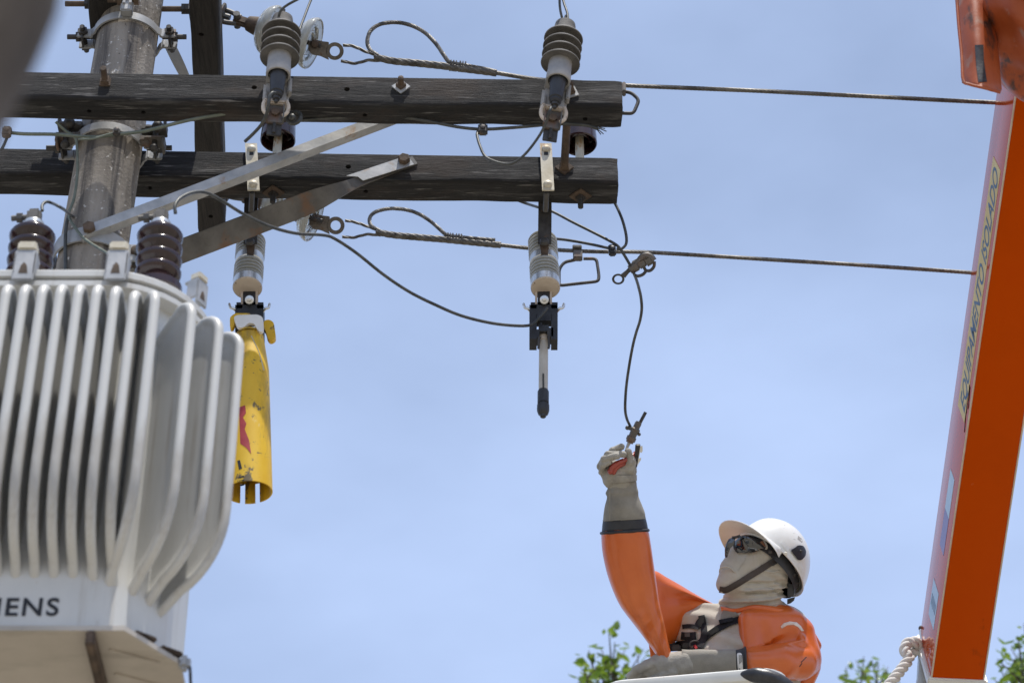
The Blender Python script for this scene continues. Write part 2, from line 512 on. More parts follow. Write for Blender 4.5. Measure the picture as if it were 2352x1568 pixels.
def hit(tree, x, y):
    d = ray(x, y).normalized()
    h = tree.ray_cast(CAM, d)
    return h[0]
def patch(poly, surf, off=.002, thick=.003, step=5):
    """a sheet that lies on a surface, outlined by sight lines; surf(x,y) gives the 3D point under a sight line"""
    pts = [Vector((p[0], p[1])) for p in poly]
    bd = []
    for a, b in zip(pts, pts[1:] + pts[:1]):
        k = max(1, int((b - a).length / step))
        bd += [a.lerp(b, i / k) for i in range(k)]
    n = len(bd)
    xs = [p.x for p in bd]; ys = [p.y for p in bd]
    inn = []
    def inside(q):
        c = False
        for i in range(n):
            a, b = bd[i], bd[i - 1]
            if (a.y > q.y) != (b.y > q.y) and q.x < (b.x - a.x) * (q.y - a.y) / (b.y - a.y) + a.x: c = not c
        return c
    y = min(ys) + step * .5
    while y < max(ys):
        x = min(xs) + step * .5
        while x < max(xs):
            q = Vector((x, y))
            if inside(q) and min((q - b).length for b in bd) > step * .45: inn.append(q)
            x += step
        y += step
    al = bd + inn
    r = geometry.delaunay_2d_cdt(al, [(i, (i + 1) % n) for i in range(n)], [], 1, 1e-4)
    P = []; last = None
    for q in r[0]:
        h = surf(q.x, q.y)
        P.append(h)
    good = [p for p in P if p is not None]
    dm = sum(depth(p) for p in good) / max(1, len(good)) if good else 8.3
    P = [p if p is not None else Wd(q.x, q.y, dm) for p, q in zip(P, r[0])]
    vs = []
    for p in P:
        d = (p - CAM).normalized()
        vs.append(p - d * (off + thick))
    bk = [p - (p - CAM).normalized() * (off * .2) for p in P]
    F = [tuple(f) for f in r[2]]
    m = len(vs); fs = F + [tuple(i + m for i in reversed(f)) for f in F]
    ec = {}
    for f in F:
        for i in range(len(f)):
            e = (f[i], f[(i + 1) % len(f)]); ec[e] = 1
    for (a, b) in list(ec):
        if (b, a) not in ec: fs.append((a, a + m, b + m, b))
    mb = MB(); mb.add(vs + bk, fs); return mb
def strip(path, wpx):
    """outline of a strap of width wpx along a sight-line path"""
    P = cat([Vector((a[0], a[1], 0)) for a in path], 4); l, r_ = [], []
    for i, (t, u, v) in enumerate(frames(P)):
        t2 = Vector((t.x, t.y)).normalized(); nn = Vector((-t2.y, t2.x)) * (wpx / 2)
        l.append((P[i].x + nn.x, P[i].y + nn.y)); r_.append((P[i].x - nn.x, P[i].y - nn.y))
    return l + r_[::-1]
# ------------------------------------------------------------------ ground
g = MB(); g.add([(-1500, -1500, 0), (1500, -1500, 0), (1500, 1500, 0), (-1500, 1500, 0)], [(0, 1, 2, 3)])
obj('ground', g, GROUND, kind='structure')
g = MB(); g.add([(-400, 9.5, .004), (400, 9.5, .004), (400, 17, .004), (-400, 17, .004)], [(0, 1, 2, 3)])
obj('road', g, ROADM, kind='structure')

# ------------------------------------------------------------------ concrete pole
PA = W(307, 0, 5.715); PB = W(212, 594, 5.715)
PD = (PA - PB) / (PA.z - PB.z)
def PC(z):
    return PB + PD * (z - PB.z)
def PR(z):
    return .099 - (z - PB.z) * .006
mb = MB()
secs = []
for i in range(60):
    z = -0.5 + i * (9.6 / 59)
    c = PC(z); r = PR(z); ring = []
    for k in range(48):
        a = 2 * math.pi * k / 48
        rr = r * (1 + .006 * noise.noise(Vector((math.cos(a) * 2, math.sin(a) * 2, z * 3))))
        da = (a - R(-42) + math.pi) % (2 * math.pi) - math.pi
        if abs(da) < R(4.5): rr *= .955         # casting groove
        elif R(4.5) <= da < R(40): rr *= 1.035    # flange beside it
        ring.append(c + Vector((math.cos(a) * rr, math.sin(a) * rr, 0)))
    secs.append(ring)
mb.loft(secs)
pole = obj('utility_pole', mb, CONC, label='tall grey concrete utility pole carrying timber crossarms and a transformer', cat='utility pole', angle=30)

# ------------------------------------------------------------------ timber crossarms
def timber(name, A, B, h, d, m, label, group, holes=(), rnd=.007, ends=(0, 0), cat_='crossarm', up=None):
    """A->B: front top edge; h down, d away from the camera"""
    A = Vector(A); B = Vector(B)
    X = (B - A).normalized(); Z = Vector(up or (0, 0, 1)); Yd = Z.cross(X).normalized(); Z = X.cross(Yd)
    L = (B - A).length; n = int(L / .02)
    secs = []
    base = []
    for (y0, z0, sy, sz) in ((0, 0, 1, -1), (d, 0, -1, -1), (d, -h, -1, 1), (0, -h, 1, 1)):
        r = rnd * (1.8 if (y0 == 0 and z0 < 0) else .6)
        cy, cz = y0 + sy * r, z0 + sz * r
        for k in range(4):
            a = {(1, -1): 180 - 30 * k, (-1, -1): 90 - 30 * k, (-1, 1): 0 - 30 * k, (1, 1): -90 - 30 * k}[(sy, sz)]
            base.append((cy + r * math.cos(R(a)), cz + r * math.sin(R(a))))
    bb_ = []
    for i in range(len(base)):
        a_, b__ = base[i], base[(i + 1) % len(base)]
        bb_.append(a_)
        if i % 4 == 3:
            bb_ += [(a_[0] + (b__[0] - a_[0]) * f, a_[1] + (b__[1] - a_[1]) * f) for f in (.2, .4, .6, .8)]
    base = bb_
    seed = A.x * 3 + A.y
    for i in range(n + 1):
        x = L * i / n
        e = min(x, L - x)
        sh = 1 - .03 * max(0, 1 - e / .02)
        ring = []
        for (y, z) in base:
            w1 = noise.noise(Vector((x * 3, y * 14 + seed, z * 14))) * .0035 + noise.noise(Vector((x * 9, y * 60 + seed, z * 60))) * .0016
            yy = d / 2 + (y - d / 2) * sh + w1; zz = -h / 2 + (z + h / 2) * sh + w1 * (1 if z > -h / 2 else -1)
            ring.append(A + X * (x + (0.004 * noise.noise(Vector((y * 40, z * 40, seed))) if e < 1e-6 else 0)) + Yd * yy + Z * zz)
        secs.append(ring)
    mb = MB(); mb.loft(secs)
    o = obj(name, mb, m, label=label, cat=cat_, group=group, angle=50)
    if holes:
        cut = MB()
        for (p, ax, r) in holes:
            cut.lathe([(0, -.05), (r, -.05), (r, .034), (0, .034)], p, ax, 16)
        cm = newmesh('cut', cut, m, ORG[o])
        c = bpy.data.objects.new('cut', cm); COL.objects.link(c); c.location = ORG[o]
        md = o.modifiers.new('b', 'BOOLEAN'); md.operation = 'DIFFERENCE'; md.object = c; md.solver = 'EXACT'
        dg = bpy.context.evaluated_depsgraph_get(); dg.update()
        me = bpy.data.meshes.new_from_object(o.evaluated_get(dg))
        o.modifiers.clear(); o.data = me; me.set_sharp_from_angle(angle=R(32))
        bpy.data.objects.remove(c)
    return o, X, Yd, Z
ft_r = W(1428, 185, 5.50); ZT = ft_r.z; ZB = ZT - .107
ft_l = Wz(-260, 160, ZT)
bt_r = W(1418, 362, 5.84); bt_l = Wz(-260, 336, bt_r.z); ZT2 = bt_r.z; ZB2 = ZT2 - .107
FN = Vector((0, 0, 1)).cross((ft_r - ft_l).normalized())       # into depth
BN = Vector((0, 0, 1)).cross((bt_r - bt_l).normalized())
def onF(x, y, off=0):    # front face of the front arm
    return PI(x, y, ft_r, FN) - FN * off
def onB(x, y, off=0):
    return PI(x, y, bt_r, BN) - BN * off
UPV = Vector((0, 0, 1)); DN = Vector((0, 0, -1))
hf = [(onF(x, y), FN, .0085) for x, y in ((584, 201), (797, 205))] + [(Wz(x, y, ZB), UPV, .0075) for x, y in ((205, 256), (329, 258), (838, 265), (1344, 275))]
hb = [(onB(x, y), BN, .0085) for x, y in ((800, 383),)] + [(Wz(x, y, ZB2), UPV, .0075) for x, y in ((344, 432), (840, 440))]
timber('crossarm', ft_l, ft_r, .107, .09, WOOD, 'front weathered timber crossarm, its end nearer the top wire loop, carrying two lightning arresters', 'timber crossarms on the pole', hf)
timber('crossarm', bt_l, bt_r, .107, .095, WOOD, 'rear weathered timber crossarm passing behind the concrete pole, carrying two hanging fuse cutouts', 'timber crossarms on the pole', hb)

# upper cross members running away from the camera, above the crossarms
UZ = 5.72 + CAMZ
ua = Wz(437, -60, UZ); ub = Wz(464, 536, UZ)
ud = (ub - ua).normalized()
def member(ax_px0, ax_px1, wpx0, wpx1, label, holes=()):
    a = Wz(*ax_px0, UZ); b = Wz(*ax_px1, UZ)
    X = (b - a).normalized(); side = Vector((X.y, -X.x, 0)).normalized()
    wd = abs((Wz(ax_px0[0] + wpx0, ax_px0[1], UZ) - a).dot(side))
    return timber('timber_beam', a + Vector((0, 0, .10)) + side * wd, b + Vector((0, 0, .10)) + side * wd, .10, wd, WOODY, label, 'upper timber beams beside the pole top', holes, .008, cat_='timber beam')
member((433, -60), (455, 534), 69, 66, 'dark timber beam right of the pole holding the glass insulator strings',
       [(Wz(x, y, UZ), UPV, .0085) for x, y in ((462, 80), (484, 497))])
member((200, -60), (210, 112), 78, 76, 'dark timber beam end tucked behind the left side of the pole top')

# long through bolts of those beams
def through_bolt(p0, p1, label, nut=None):
    a = Wz(*p0, UZ + .055); b = Wz(*p1, UZ + .055)
    b = Vector((b.x, a.y, a.z)); b.x = Wz(p1[0], p1[1], UZ + .055).x
    t = thing('through_bolt', label, 'bolt', (a + b) / 2, 'through bolts of the upper beams')
    m = MB(); m.tube([a, b], .0095, 10); obj('rod', m, RUST, t)
    m = MB()
    n = nut or b
    for dx in (0, .012):
        m.lathe([(0, 0), (.019, 0), (.019, .011), (0, .011)], n - Vector((dx + .006, 0, 0)), (1, 0, 0), 6)
    m.box(n + Vector((.009, 0, 0)), (.005, .05, .05))
    obj('nut', m, DIRON, t)
    return t
through_bolt((150, 9), (209, 12), 'rusty threaded bolt end left of the pole top')
tb = through_bolt((372, 21), (431, 23), 'dark rusty through bolt between pole top and right timber beam')

# ------------------------------------------------------------------ pole band clamps
def band(z, label, h=.028, ears=True, gap=None, boss=True, lug=0):
    c = PC(z); r = PR(z) * 1.04 + .003
    t = thing('pole_clamp', label, 'pole clamp', c, 'steel band clamps round the pole')
    for s in (-1, 1):
        m = MB(); secs = []
        for i in range(25):
            a = math.pi * i / 24
            a = R(8) + a * (164 / 180)
            ca, sa = math.cos(a), s * math.sin(a)
            rr = r + .012 * max(0, (abs(ca) - .93) / .07)
            p = c + Vector((ca * rr, sa * rr, 0)); o_ = Vector((ca, sa, 0))
            secs.append([p - UPV * h / 2, p + o_ * .006 - UPV * h / 2, p + o_ * .006 + UPV * h / 2, p + UPV * h / 2])
        m.loft(secs)
        for e in (-1, 1):
            m.box(c + Vector((e * (r + .028), s * .024, 0)), (.05, .008, h * 1.25), bev=.002)
        obj('band', m, GALV, t)
    for e in (-1, 1):
        m = MB()
        q = c + Vector((e * (r + .034), 0, 0))
        m.tube([q + Vector((0, -.055, 0)), q + Vector((0, .055, 0))], .008, 10)
        for s in (-1, 1):
            m.lathe([(0, 0), (.016, 0), (.016, .011), (0, .011)], q + Vector((0, s * .029, 0)), (0, s, 0), 6)
        obj('bolt', m, DIRON, t)
        # side stud
        m = MB()
        q = c + Vector((e * (r + .01), -.012, -.004))
        m.tube([q, q + Vector((e * .075, 0, 0))], .0085, 10)
        m.lathe([(0, 0), (.0175, 0), (.0175, .012), (0, .012)], q + Vector((e * .035, 0, 0)), (e, 0, 0), 6)
        m.box(q + Vector((e * .026, 0, 0)), (.006, .045, .05))
        obj('stud', m, DIRON, t)
    if boss:
        q = c + Vector((.012, -r - .004, 0))
        m = MB(); m.box(q + Vector((0, -.018, .012)), (.036, .034, .05), bev=.004)
        m.box(q + Vector((-.007, -.028, .045)), (.008, .03, .07), bev=.002); m.box(q + Vector((.012, -.028, .045)), (.008, .03, .07), bev=.002)
        obj('lug', m, GALV, t)
        m = MB(); m.tube([q + Vector((-.06, -.03, .035)), q + Vector((.03, -.03, .035))], .0095, 10)
        m.lathe([(0, 0), (.019, 0), (.019, .014), (0, .014)], q + Vector((-.03, -.03, .035)), (1, 0, 0), 6)
        m.lathe([(0, 0), (.019, 0), (.019, .014), (0, .014)], q + Vector((.022, -.03, .035)), (1, 0, 0), 6)
        obj('bolt', m, RUST, t)
    return t
zc1 = W(290, 34, PC(7.3).y - .105).z
band(zc1, 'topmost pole band clamp, above the front crossarm, with a bolted lug')
zc2 = W(250, 292, PC(6.8).y - .10).z
b2 = band(zc2, 'middle pole band clamp just under the front crossarm', boss=False)
zc3 = W(205, 540, PC(6.4).y - .105).z
band(zc3, 'lowest pole band clamp, holding the long steel brace', h=.05, boss=False)
# steel saddle blocks of the middle clamp
for e, lab in ((-1, 'grey bolted saddle block left of the pole under the front crossarm'), (1, 'grey bolted saddle block right of the pole under the front crossarm')):
    cx_, cy_ = ((155, 306) if e < 0 else (358, 314))
    q = W(cx_, cy_, 5.66)
    t = thing('saddle_block', lab, 'bracket', q, 'saddle blocks of the middle clamp')
    m = MB()
    for dz in (.022, -.022):
        m.box(q + Vector((0, 0, dz)), (.062, .05, .010), bev=.002); m.box(q + Vector((e * .026, 0, dz + (.014 if dz > 0 else -.014))), (.008, .05, .03), bev=.002)
        m.box(q + Vector((-e * .030, -.004, dz)), (.03, .035, .022), bev=.004)
    obj('plates', m, GALVD, t)
    m = MB(); m.tube([q + Vector((0, -.01, -.058)), q + Vector((0, -.01, .05))], .0085, 10); m.sphere(q + Vector((0, -.01, -.055)), .014, n=8); m.sphere(q + Vector((.006, -.02, .022)), .018, n=8)
    obj('bolt', m, DIRON, t)
# timber face bolt on the front arm at the pole
q = onF(242, 190)
t = thing('crossarm_bolt', 'rusty bolt with square washer on the front crossarm before the pole', 'bolt', q, 'bolts and square washers on the crossarms')
m = MB(); m.box(q - FN * .003, (.032, .006, .032), bev=.001); obj('washer', m, RUST, t)
m = MB(); m.lathe([(0, 0), (.017, 0), (.017, .014), (0, .014)], q - FN * .004, -FN, 4); m.tube([q, q - FN * .062 + UPV * .0], .0095, 10); obj('rod', m, RUST, t)
def washer_bolt(q, nrm, rot, label, w_=.042, rod=.02, mat=RUST, wmat=None):
    n = Vector(nrm).normalized(); u = Vector((1, 0, 0)); u = (u - n * u.dot(n)).normalized(); v = n.cross(u)
    a = R(rot); X = u * math.cos(a) + v * math.sin(a); Yv = n.cross(X)
    t = thing('crossarm_bolt', label, 'bolt', q, 'bolts and square washers on the crossarms')
    m = MB(); m.box(q + n * .003, (w_, w_, .005), (X, Yv, n), bev=.001); obj('washer', m, wmat or GALV, t)
    m = MB(); m.box(q + n * .011, (.024, .024, .013), (X, Yv, n), bev=.002); m.lathe([(0, .018 + rod), (.0085, .016 + rod), (.0095, 0)], q + n * .006, n, 10); obj('nut', m, mat, t)
washer_bolt(onF(921, 201), -FN, 45, 'square galvanised washer with rusty nut, alone on the front crossarm', .040)
washer_bolt(onF(1310, 214), -FN, 20, 'square washer with rusty nut beside the right arrester on the front crossarm', .040)
washer_bolt(Wz(1333, 449, ZB2), DN, 45, 'rusty square washer under the right end of the rear crossarm', .05, .026, DIRON, RUST)
washer_bolt(Wz(628, 441, ZB2), DN, 45, 'dark rusty square washer under the rear crossarm near the left cutout', .05, .02, DIRON, RUST)

# rusty spacer rod between the two arms
a = onB(1296, 386); bq = a - BN * .255
t = thing('spacer_rod', 'rusty spacer rod with diamond washer between the two crossarms at right', 'bolt', a)
m = MB(); m.tube([a, bq], .0125, 12); obj('rod', m, RUST, t)
m = MB(); nrm = -BN; u = Vector((1, 0, 0)); v = UPV
m.box(a + nrm * .003, (.042, .042, .006), ((u + v).normalized(), (v - u).normalized(), nrm), bev=.001)
m.lathe([(0, .016), (.016, .016), (.02, .0)], a + nrm * .006, nrm, 4); obj('washer', m, RUST, t)

# ------------------------------------------------------------------ steel braces
def flat_bar(pts, wv, tv, m, mb=None):
    mb = mb or MB(); secs = []
    for p, wd, th in zip(pts, wv, tv):
        secs.append([p - wd / 2, p + wd / 2, p + wd / 2 + th, p - wd / 2 + th])
    return mb.loft(secs)
# long brace from the lower clamp up to the front arm
a = W(205, 526, 5.585); e = W(838, 286, 5.615)
ax = (e - a).normalized(); nrm = -FN; wdir = nrm.cross(ax).normalized()
if wdir.z < 0: wdir = -wdir
t = thing('brace', 'long pale galvanised brace from the lower pole clamp up to the front crossarm', 'brace', a, 'steel braces under the crossarms')
n = 48; LL = (e - a).length + .20
P = [a - ax * .03 + ax * (LL * i / n) for i in range(n + 1)]
m = MB(); WV = [wdir * .033 for _ in P]; secs = []
for i in range(n + 1):        # L section: face strip and a short lower lip
    f = i / n; k = 0
    w_ = (wdir * math.cos(.55 * k) - nrm * math.sin(.55 * k)) * .0165
    top_ = P[i] + w_; lo_ = P[i] - w_; lip = FN * (.026 * (1 - k) + .006) + wdir * .001
    secs.append([top_, lo_, lo_ + lip, lo_ + lip + wdir * .005, lo_ + FN * .006 + wdir * .005, top_ + FN * .006])
m.loft(secs)
obj('angle_bar', m, GALV, t)
m = MB(); m.bolt(a + nrm * .002, nrm, .019, .03, sides=6); obj('bolt', m, RUST, t)
# darker brace to the rear arm
e = onB(945, 372, .004); a = W(322, 606, 5.80)
ax = (e - a).normalized(); nrm = -BN; wdir = nrm.cross(ax).normalized()
if wdir.z < 0: wdir = -wdir
t = thing('brace', 'dark twisted steel angle brace bolted flat to the rear crossarm', 'brace', a, 'steel braces under the crossarms')
n = 90; L = (e - a).length + .012; P = [a + ax * L * i / n for i in range(n + 1)]
m = MB(); secs = []
for i in range(n + 1):
    x = i / n; k = max(0, min(1, (x - .56) / .26)); k = k * k * (3 - 2 * k); ang = R(58) * (1 - k)
    hw_ = .0175 + .019 * (1 - k) ** 1.2
    wv = wdir * math.cos(ang) + nrm * math.sin(ang); th = (wdir * -math.sin(ang) + nrm * math.cos(ang)) * -.006
    lip = (UPV * .5 + FN).normalized() * (.030 * (1 - k) ** 2 + .004)
    q = P[i] - wdir * (.012 * (1 - k))
    tp, lw = q + wv * hw_, q - wv * hw_
    secs.append([lw, tp, tp + lip, tp + lip + th * .8, tp + th, lw + th])
m.loft(secs); obj('angle_bar', m, GALVD, t, angle=50)
m = MB(); m.bolt(onB(928, 374, .010), nrm, .019, .034); obj('bolt', m, RUST, t)
m = MB(); m.prism([onB(x, y, .0085) for x, y in ((796, 409), (812, 404), (936, 362.5), (951, 383), (834, 420), (822, 411))], nrm * .0025); obj('flat_end', m, GALV, t)
# short strap behind the upper clamp
a = W(390, 104, 5.80); b_ = W(428, 180, 5.86)
m = MB(); ax = (b_ - a).normalized(); wv = FN.cross(ax).normalized()
P = [a.lerp(b_, i / 8) for i in range(9)]
flat_bar(P, [(wv * math.cos(.9 * i / 8) + FN * math.sin(.9 * i / 8)) * .034 for i in range(9)], [FN * .006] * 9, GALV, m)
m.bolt(a - FN * .004, -FN, .013, .02)
obj('strap', m, GALV, label='short twisted steel strap between the top clamp and the front crossarm', cat='steel strap')
# bolted ear on the pole, right of the lowest clamp
q = W(312, 594, 5.72)
t = thing('clamp_ear', 'dark bolted steel ear beside the right transformer bushing', 'bracket', q)
m = MB(); m.box(q, (.085, .05, .05), bev=.006); obj('plate', m, DIRON, t)
m = MB(); m.bolt(q + Vector((.002, -.025, .004)), (0, -1, 0), .019, .02); obj('bolt', m, RUST, t)

# ------------------------------------------------------------------ pin insulators on the rear arm
def pin_insulator(x, y, label, first=None):
    # (x, y): centre of the skirt opening in the photo
    q = W(x, y, 5.888)
    if first:
        c = copy_tree(first); c.location = q; c['label'] = label; return c
    t = thing('pin_insulator', label, 'insulator', Vector(), 'brown pin insulators between the crossarms')
    m = MB()
    m.lathe([(0, .135), (.026, .132), (.036, .122), (.037, .112), (.029, .105), (.029, .095), (.042, .084), (.052, .066), (.054, .03), (.055, .004), (.052, 0), (.048, .006), (.046, .035), (.034, .045),
             (.033, .018), (.029, .014), (.026, .02), (.026, .05), (.014, .055), (.0, .055)], n=40)
    obj('porcelain', m, BROWNP, t)
    m = MB(); m.lathe([(.0, .06), (.012, .06), (.0135, .0), (.0135, -.08), (.022, -.085), (.022, -.095), (.0, -.095)], n=16); obj('pin', m, TANST, t)
    m = MB(); m.tube(cat([Vector((.032 * math.cos(k * .7), .032 * math.sin(k * .7), .100 + .004 * math.sin(k * 2))) for k in range(19)], 3), .004, 6); obj('tie_wire', m, WIRE, t)
    t.location = q
    return t
pi1 = pin_insulator(638, 325, 'brown pin insulator behind the left lightning arrester')
pin_insulator(1331, 333, 'brown pin insulator at the right end, beside the rusty spacer rod', pi1)

# ------------------------------------------------------------------ lightning arresters
def arrester(B, T, label, first=None):
    ax = (T - B).normalized()
    yv = Vector((-.12, 1, 0)); yv = (yv - ax * yv.dot(ax)).normalized(); xv = yv.cross(ax)
    Mx = Matrix(((xv.x, yv.x, ax.x, B.x), (xv.y, yv.y, ax.y, B.y), (xv.z, yv.z, ax.z, B.z), (0, 0, 0, 1)))
    if first:
        c = copy_tree(first); c.matrix_world = Mx; c['label'] = label; return c
    t = thing('lightning_arrester', label, 'arrester', Vector(), 'lightning arresters on the front crossarm')
    m = MB()
    prof = [(0, .262), (.020, .262), (.030, .255), (.0315, .246), (.0315, .218), (.033, .212)]
    for z in (.203, .170, .137, .104):
        prof += [(.036, z + .008), (.050, z + .003), (.0575, z - .006), (.058, z - .009), (.0565, z - .0105), (.044, z - .006), (.034, z - .008)]
    prof += [(.033, .085), (.0, .085)]
    m.lathe(prof, n=48); obj('shed_stack', m, SHED, t)
    m = MB(); m.lathe([(.0, .097), (.0345, .097), (.0345, .052), (.036, .050), (.0365, .026), (.035, .022), (.030, .022), (.029, .04), (0, .042)], n=40); obj('collar', m, COLLAR, t)
    m = MB(); m.lathe([(0, .05), (.0265, .05), (.0265, .03), (.0235, .018), (.0205, -.035), (.020, -.047), (.0165, -.05), (.0165, -.055), (.0175, -.058), (.013, -.064), (.0, -.064)], n=32); obj('boot', m, BOOT, t)
    m = MB(); m.lathe([(.0, -.085), (.006, -.085), (.006, -.074), (.0115, -.074), (.0115, -.062), (.0, -.062)], n=6); obj('terminal', m, DIRON, t)
    m = MB(); m.lathe([(.0, .292), (.0065, .292), (.0065, .275), (.012, .275), (.012, .262), (0, .262)], n=6); obj('terminal', m, DIRON, t)
    # moulded bracket arm behind the boot
    m = MB()
    m.box((-.002, .055, -.012), (.076, .036, .085), bev=.008)
    m.box((.0, .032, .034), (.070, .05, .02), bev=.006)
    m.box((-.034, .038, -.03), (.012, .03, .05), bev=.004)
    m.box((.036, .036, .012), (.012, .03, .06), bev=.004)
    obj('bracket_arm', m, COLLAR, t)
    m = MB()
    for s in (-1, 1):
        m.tube(cat([(s * .030, .03, -.05), (s * .036, .028, -.07), (s * .034, .028, -.095), (s * .022, .03, -.108)], 4), .006, 8)
    m.box((0, .04, -.05), (.066, .02, .016), bev=.004)
    obj('clip', m, TANCAP, t)
    m = MB(); m.box((0, .045, -.092), (.048, .010, .07), bev=.002); m.box((-.024, .036, -.095), (.004, .026, .055)); m.box((.024, .036, -.095), (.004, .026, .055)); obj('channel', m, GALVD, t)
    m = MB(); m.box((0, .052, -.135), (.042, .006, .066), bev=.001); m.tube([(0, .046, -.10), (0, .046, -.162)], .0055, 8); obj('hanging_tab', m, DIRON, t)
    m = MB(); m.bolt((.0, .038, -.09), (0, -1, 0), .014, .016); obj('bolt', m, RUST, t)
    t.matrix_world = Mx
    return t
def arr_pts(xb, yb, xt, yt, Y):
    B = W(xb, yb, Y); T = W(xt, yt, Y); return B, T
B1, T1 = arr_pts(1280, 200, 1298, 62, 5.415)
ar = arrester(B1, T1, 'right grey lightning arrester, near the free end of the front crossarm')
B2, T2 = arr_pts(638, 186, 649, 46, 5.40)
arrester(B2, T2, 'left grey lightning arrester in front of the glass insulator discs', ar)
# ------------------------------------------------------------------ fuse cutouts
def cutout(x0, label, first=None, tube=True):
    """x0: sight line of the insulator axis at y=600"""
    base = W(x0, 600, 6.0)
    t = thing('fuse_cutout', label, 'fuse cutout', base, 'fuse cutouts hanging from the rear crossarm')
    o = base
    ax = Vector((-.03, .20, .98)).normalized()          # insulator leans away at the top
    m = MB(); prof = []
    zz = .102
    prof += [(0, .112), (.028, .112), (.040, .104)]
    while zz > .022:
        prof += [(.0385, zz), (.0445, zz - .004), (.0455, zz - .008), (.0445, zz - .0115), (.0385, zz - .013)]; zz -= .0155
    prof += [(.040, .02), (.040, -.022)]
    zz = -.022
    while zz > -.088:
        prof += [(.0385, zz), (.0445, zz - .004), (.0455, zz - .008), (.0445, zz - .0115), (.0385, zz - .013)]; zz -= .0155
    prof += [(.038, -.10), (0, -.10)]
    m.lathe(prof, o, ax, 48); obj('insulator', m, GREYP, t)
    m = MB(); m.lathe([(.0405, .018), (.0435, .017), (.0435, -.018), (.0405, -.02)], o, ax, 48); obj('metal_band', m, SILVER, t)
    m = MB(); m.lathe([(.038, -.096), (.0445, -.098), (.0445, -.128)], o, ax, 48); obj('lower_cap', m, SILVER, t)
    m = MB(); m.lathe([(.0445, -.127), (.042, -.131), (.0, -.131)], o, ax, 48); obj('cap_face', m, TANCAP, t)
    # mounting: face plates on the arm, hanger, lug
    pt = onB(x0 + 4, 334, .004); pb = onB(x0 + 10, 441, .004)
    m = MB(); wv = Vector((1, 0, 0)) * .0365
    flat_bar([pt.lerp(pb, i / 4) for i in range(5)], [wv] * 5, [-BN * .006] * 5, TANST, m)
    mt = obj('mounting_plate', m, TANST, t)
    for yy in (347, 428):
        m = MB(); q = onB(x0 + (5 if yy < 380 else 9), yy, .009); m.lathe([(0, .011), (.008, .0095), (.0125, .006), (.014, .0)], q, -BN, 16); obj('bolt', m, TANST, t)
    m = MB(); m.box(onB(x0 + 5, 358, .0105), (.012, .002, .012), bev=.0005); obj('square_hole', m, INK, t)
    hb0 = W(x0 + 3, 462, 5.93); hb1 = W(x0 + 2, 558, 5.945)
    m = MB(); flat_bar([hb0.lerp(hb1, i / 6) + UPV * (.10 if i == 0 else 0) for i in range(7)], [Vector((1, 0, 0)) * .041] * 7, [Vector((0, .007, 0))] * 7, DIRON, m)
    obj('hanger', m, DIRON, t)
    m = MB(); q0 = W(x0 + 6, 442, 5.86); q1 = W(x0 + 4, 485, 5.925); m.tube([q0, q1], .0085, 8); obj('stud', m, GALVD, t)
    m = MB(); q = W(x0 + 1, 556, 5.938); m.lathe([(0, .012), (.010, .010), (.0145, .004), (.0145, 0)], q, (0, -1, 0), 16)
    obj('bolt', m, DIRON, t)
    m = MB(); flat_bar([W(x0 + 1, 550, 5.95), W(x0 + 2, 575, 5.952), W(x0 + 1, 604, 5.957)], [Vector((1, 0, 0)) * .03, Vector((1, 0, 0)) * .022, Vector((1, 0, 0)) * .017], [Vector((0, .012, 0))] * 3, RUST, m); obj('lug', m, RUST, t)
    # hinge at the lower end
    q = W(x0, 668, 6.0)
    def hp(x, y): return W(x0 + x, y, 5.985)
    def bar(x1, y1, x2, y2, dep, m):
        m.prism([hp(x1, y1), hp(x2, y1), hp(x2, y2), hp(x1, y2)], Vector((0, dep, 0)))
    m = MB()
    bar(-14, 657, 14, 700, .012, m); bar(-30, 694, 32, 708, .05, m); bar(-33, 700, -16, 778, .055, m); bar(17, 700, 32, 778, .055, m); bar(-17, 706, 18, 736, .03, m)
    bar(-16, 756, -10, 775, .04, m); bar(11, 752, 22, 772, .04, m)
    obj('hinge', m, BLACK, t)
    for s in (-1, 1):
        m = MB(); m.tube(cat([hp(s * 28, 709) + Vector((0, .02, 0)), hp(s * 36, 709), hp(s * 44, 706), hp(s * 46.5, 697)], 5), [.0045] * 14 + [.004, .0035], 8)
        obj('guide_hook', m, SILVER, t)
    m = MB(); m.lathe([(0, .022), (.007, .021), (.0075, .012), (.0135, .011), (.0135, 0)], hp(1, 690) + Vector((0, -.004, -.004)), (0, -.75, -.3), 12); obj('bolt', m, SILVER, t)
    for xa in (-20, 14):
        m = MB(); bar(xa, 664, xa + 5, 698, .02, m); obj('side_lug', m, TANCAP, t)
    if tube:
        a = hp(0, 742) + Vector((0, .03, 0)); b = hp(-1, 886) + Vector((0, .03, 0))
        m = MB(); m.tube([a, a.lerp(b, .5), b], .0138, 20); obj('fuse_tube', m, TUBEG, t)
        m = MB(); d = (a - b).normalized()
        m.lathe([(0, .0), (.0165, 0), (.0175, .006), (.0175, .030), (.0155, .042), (.0, .044)], a.lerp(b, .20), d, 20); obj('ferrule', m, TANCAP, t)
        m = MB(); m.box(hp(-1, 868) + Vector((0, .014, 0)), (.005, .004, .055), bev=.001); obj('slot', m, DIRON, t)
        m = MB()
        m.lathe([(0, .006), (.0145, .006), (.017, 0), (.017, -.042), (.0150, -.043), (.0150, -.047), (.0182, -.049), (.0185, -.066), (.015, -.079), (.0095, -.084), (.0085, -.090), (0, -.091)], b, d, 20)
        obj('tube_end_cap', m, BLACK, t)
        m = MB(); bar(-12, 746, 12, 760, .03, m); bar(-8, 740, -4, 750, .02, m); obj('trunnion', m, BLACK, t)
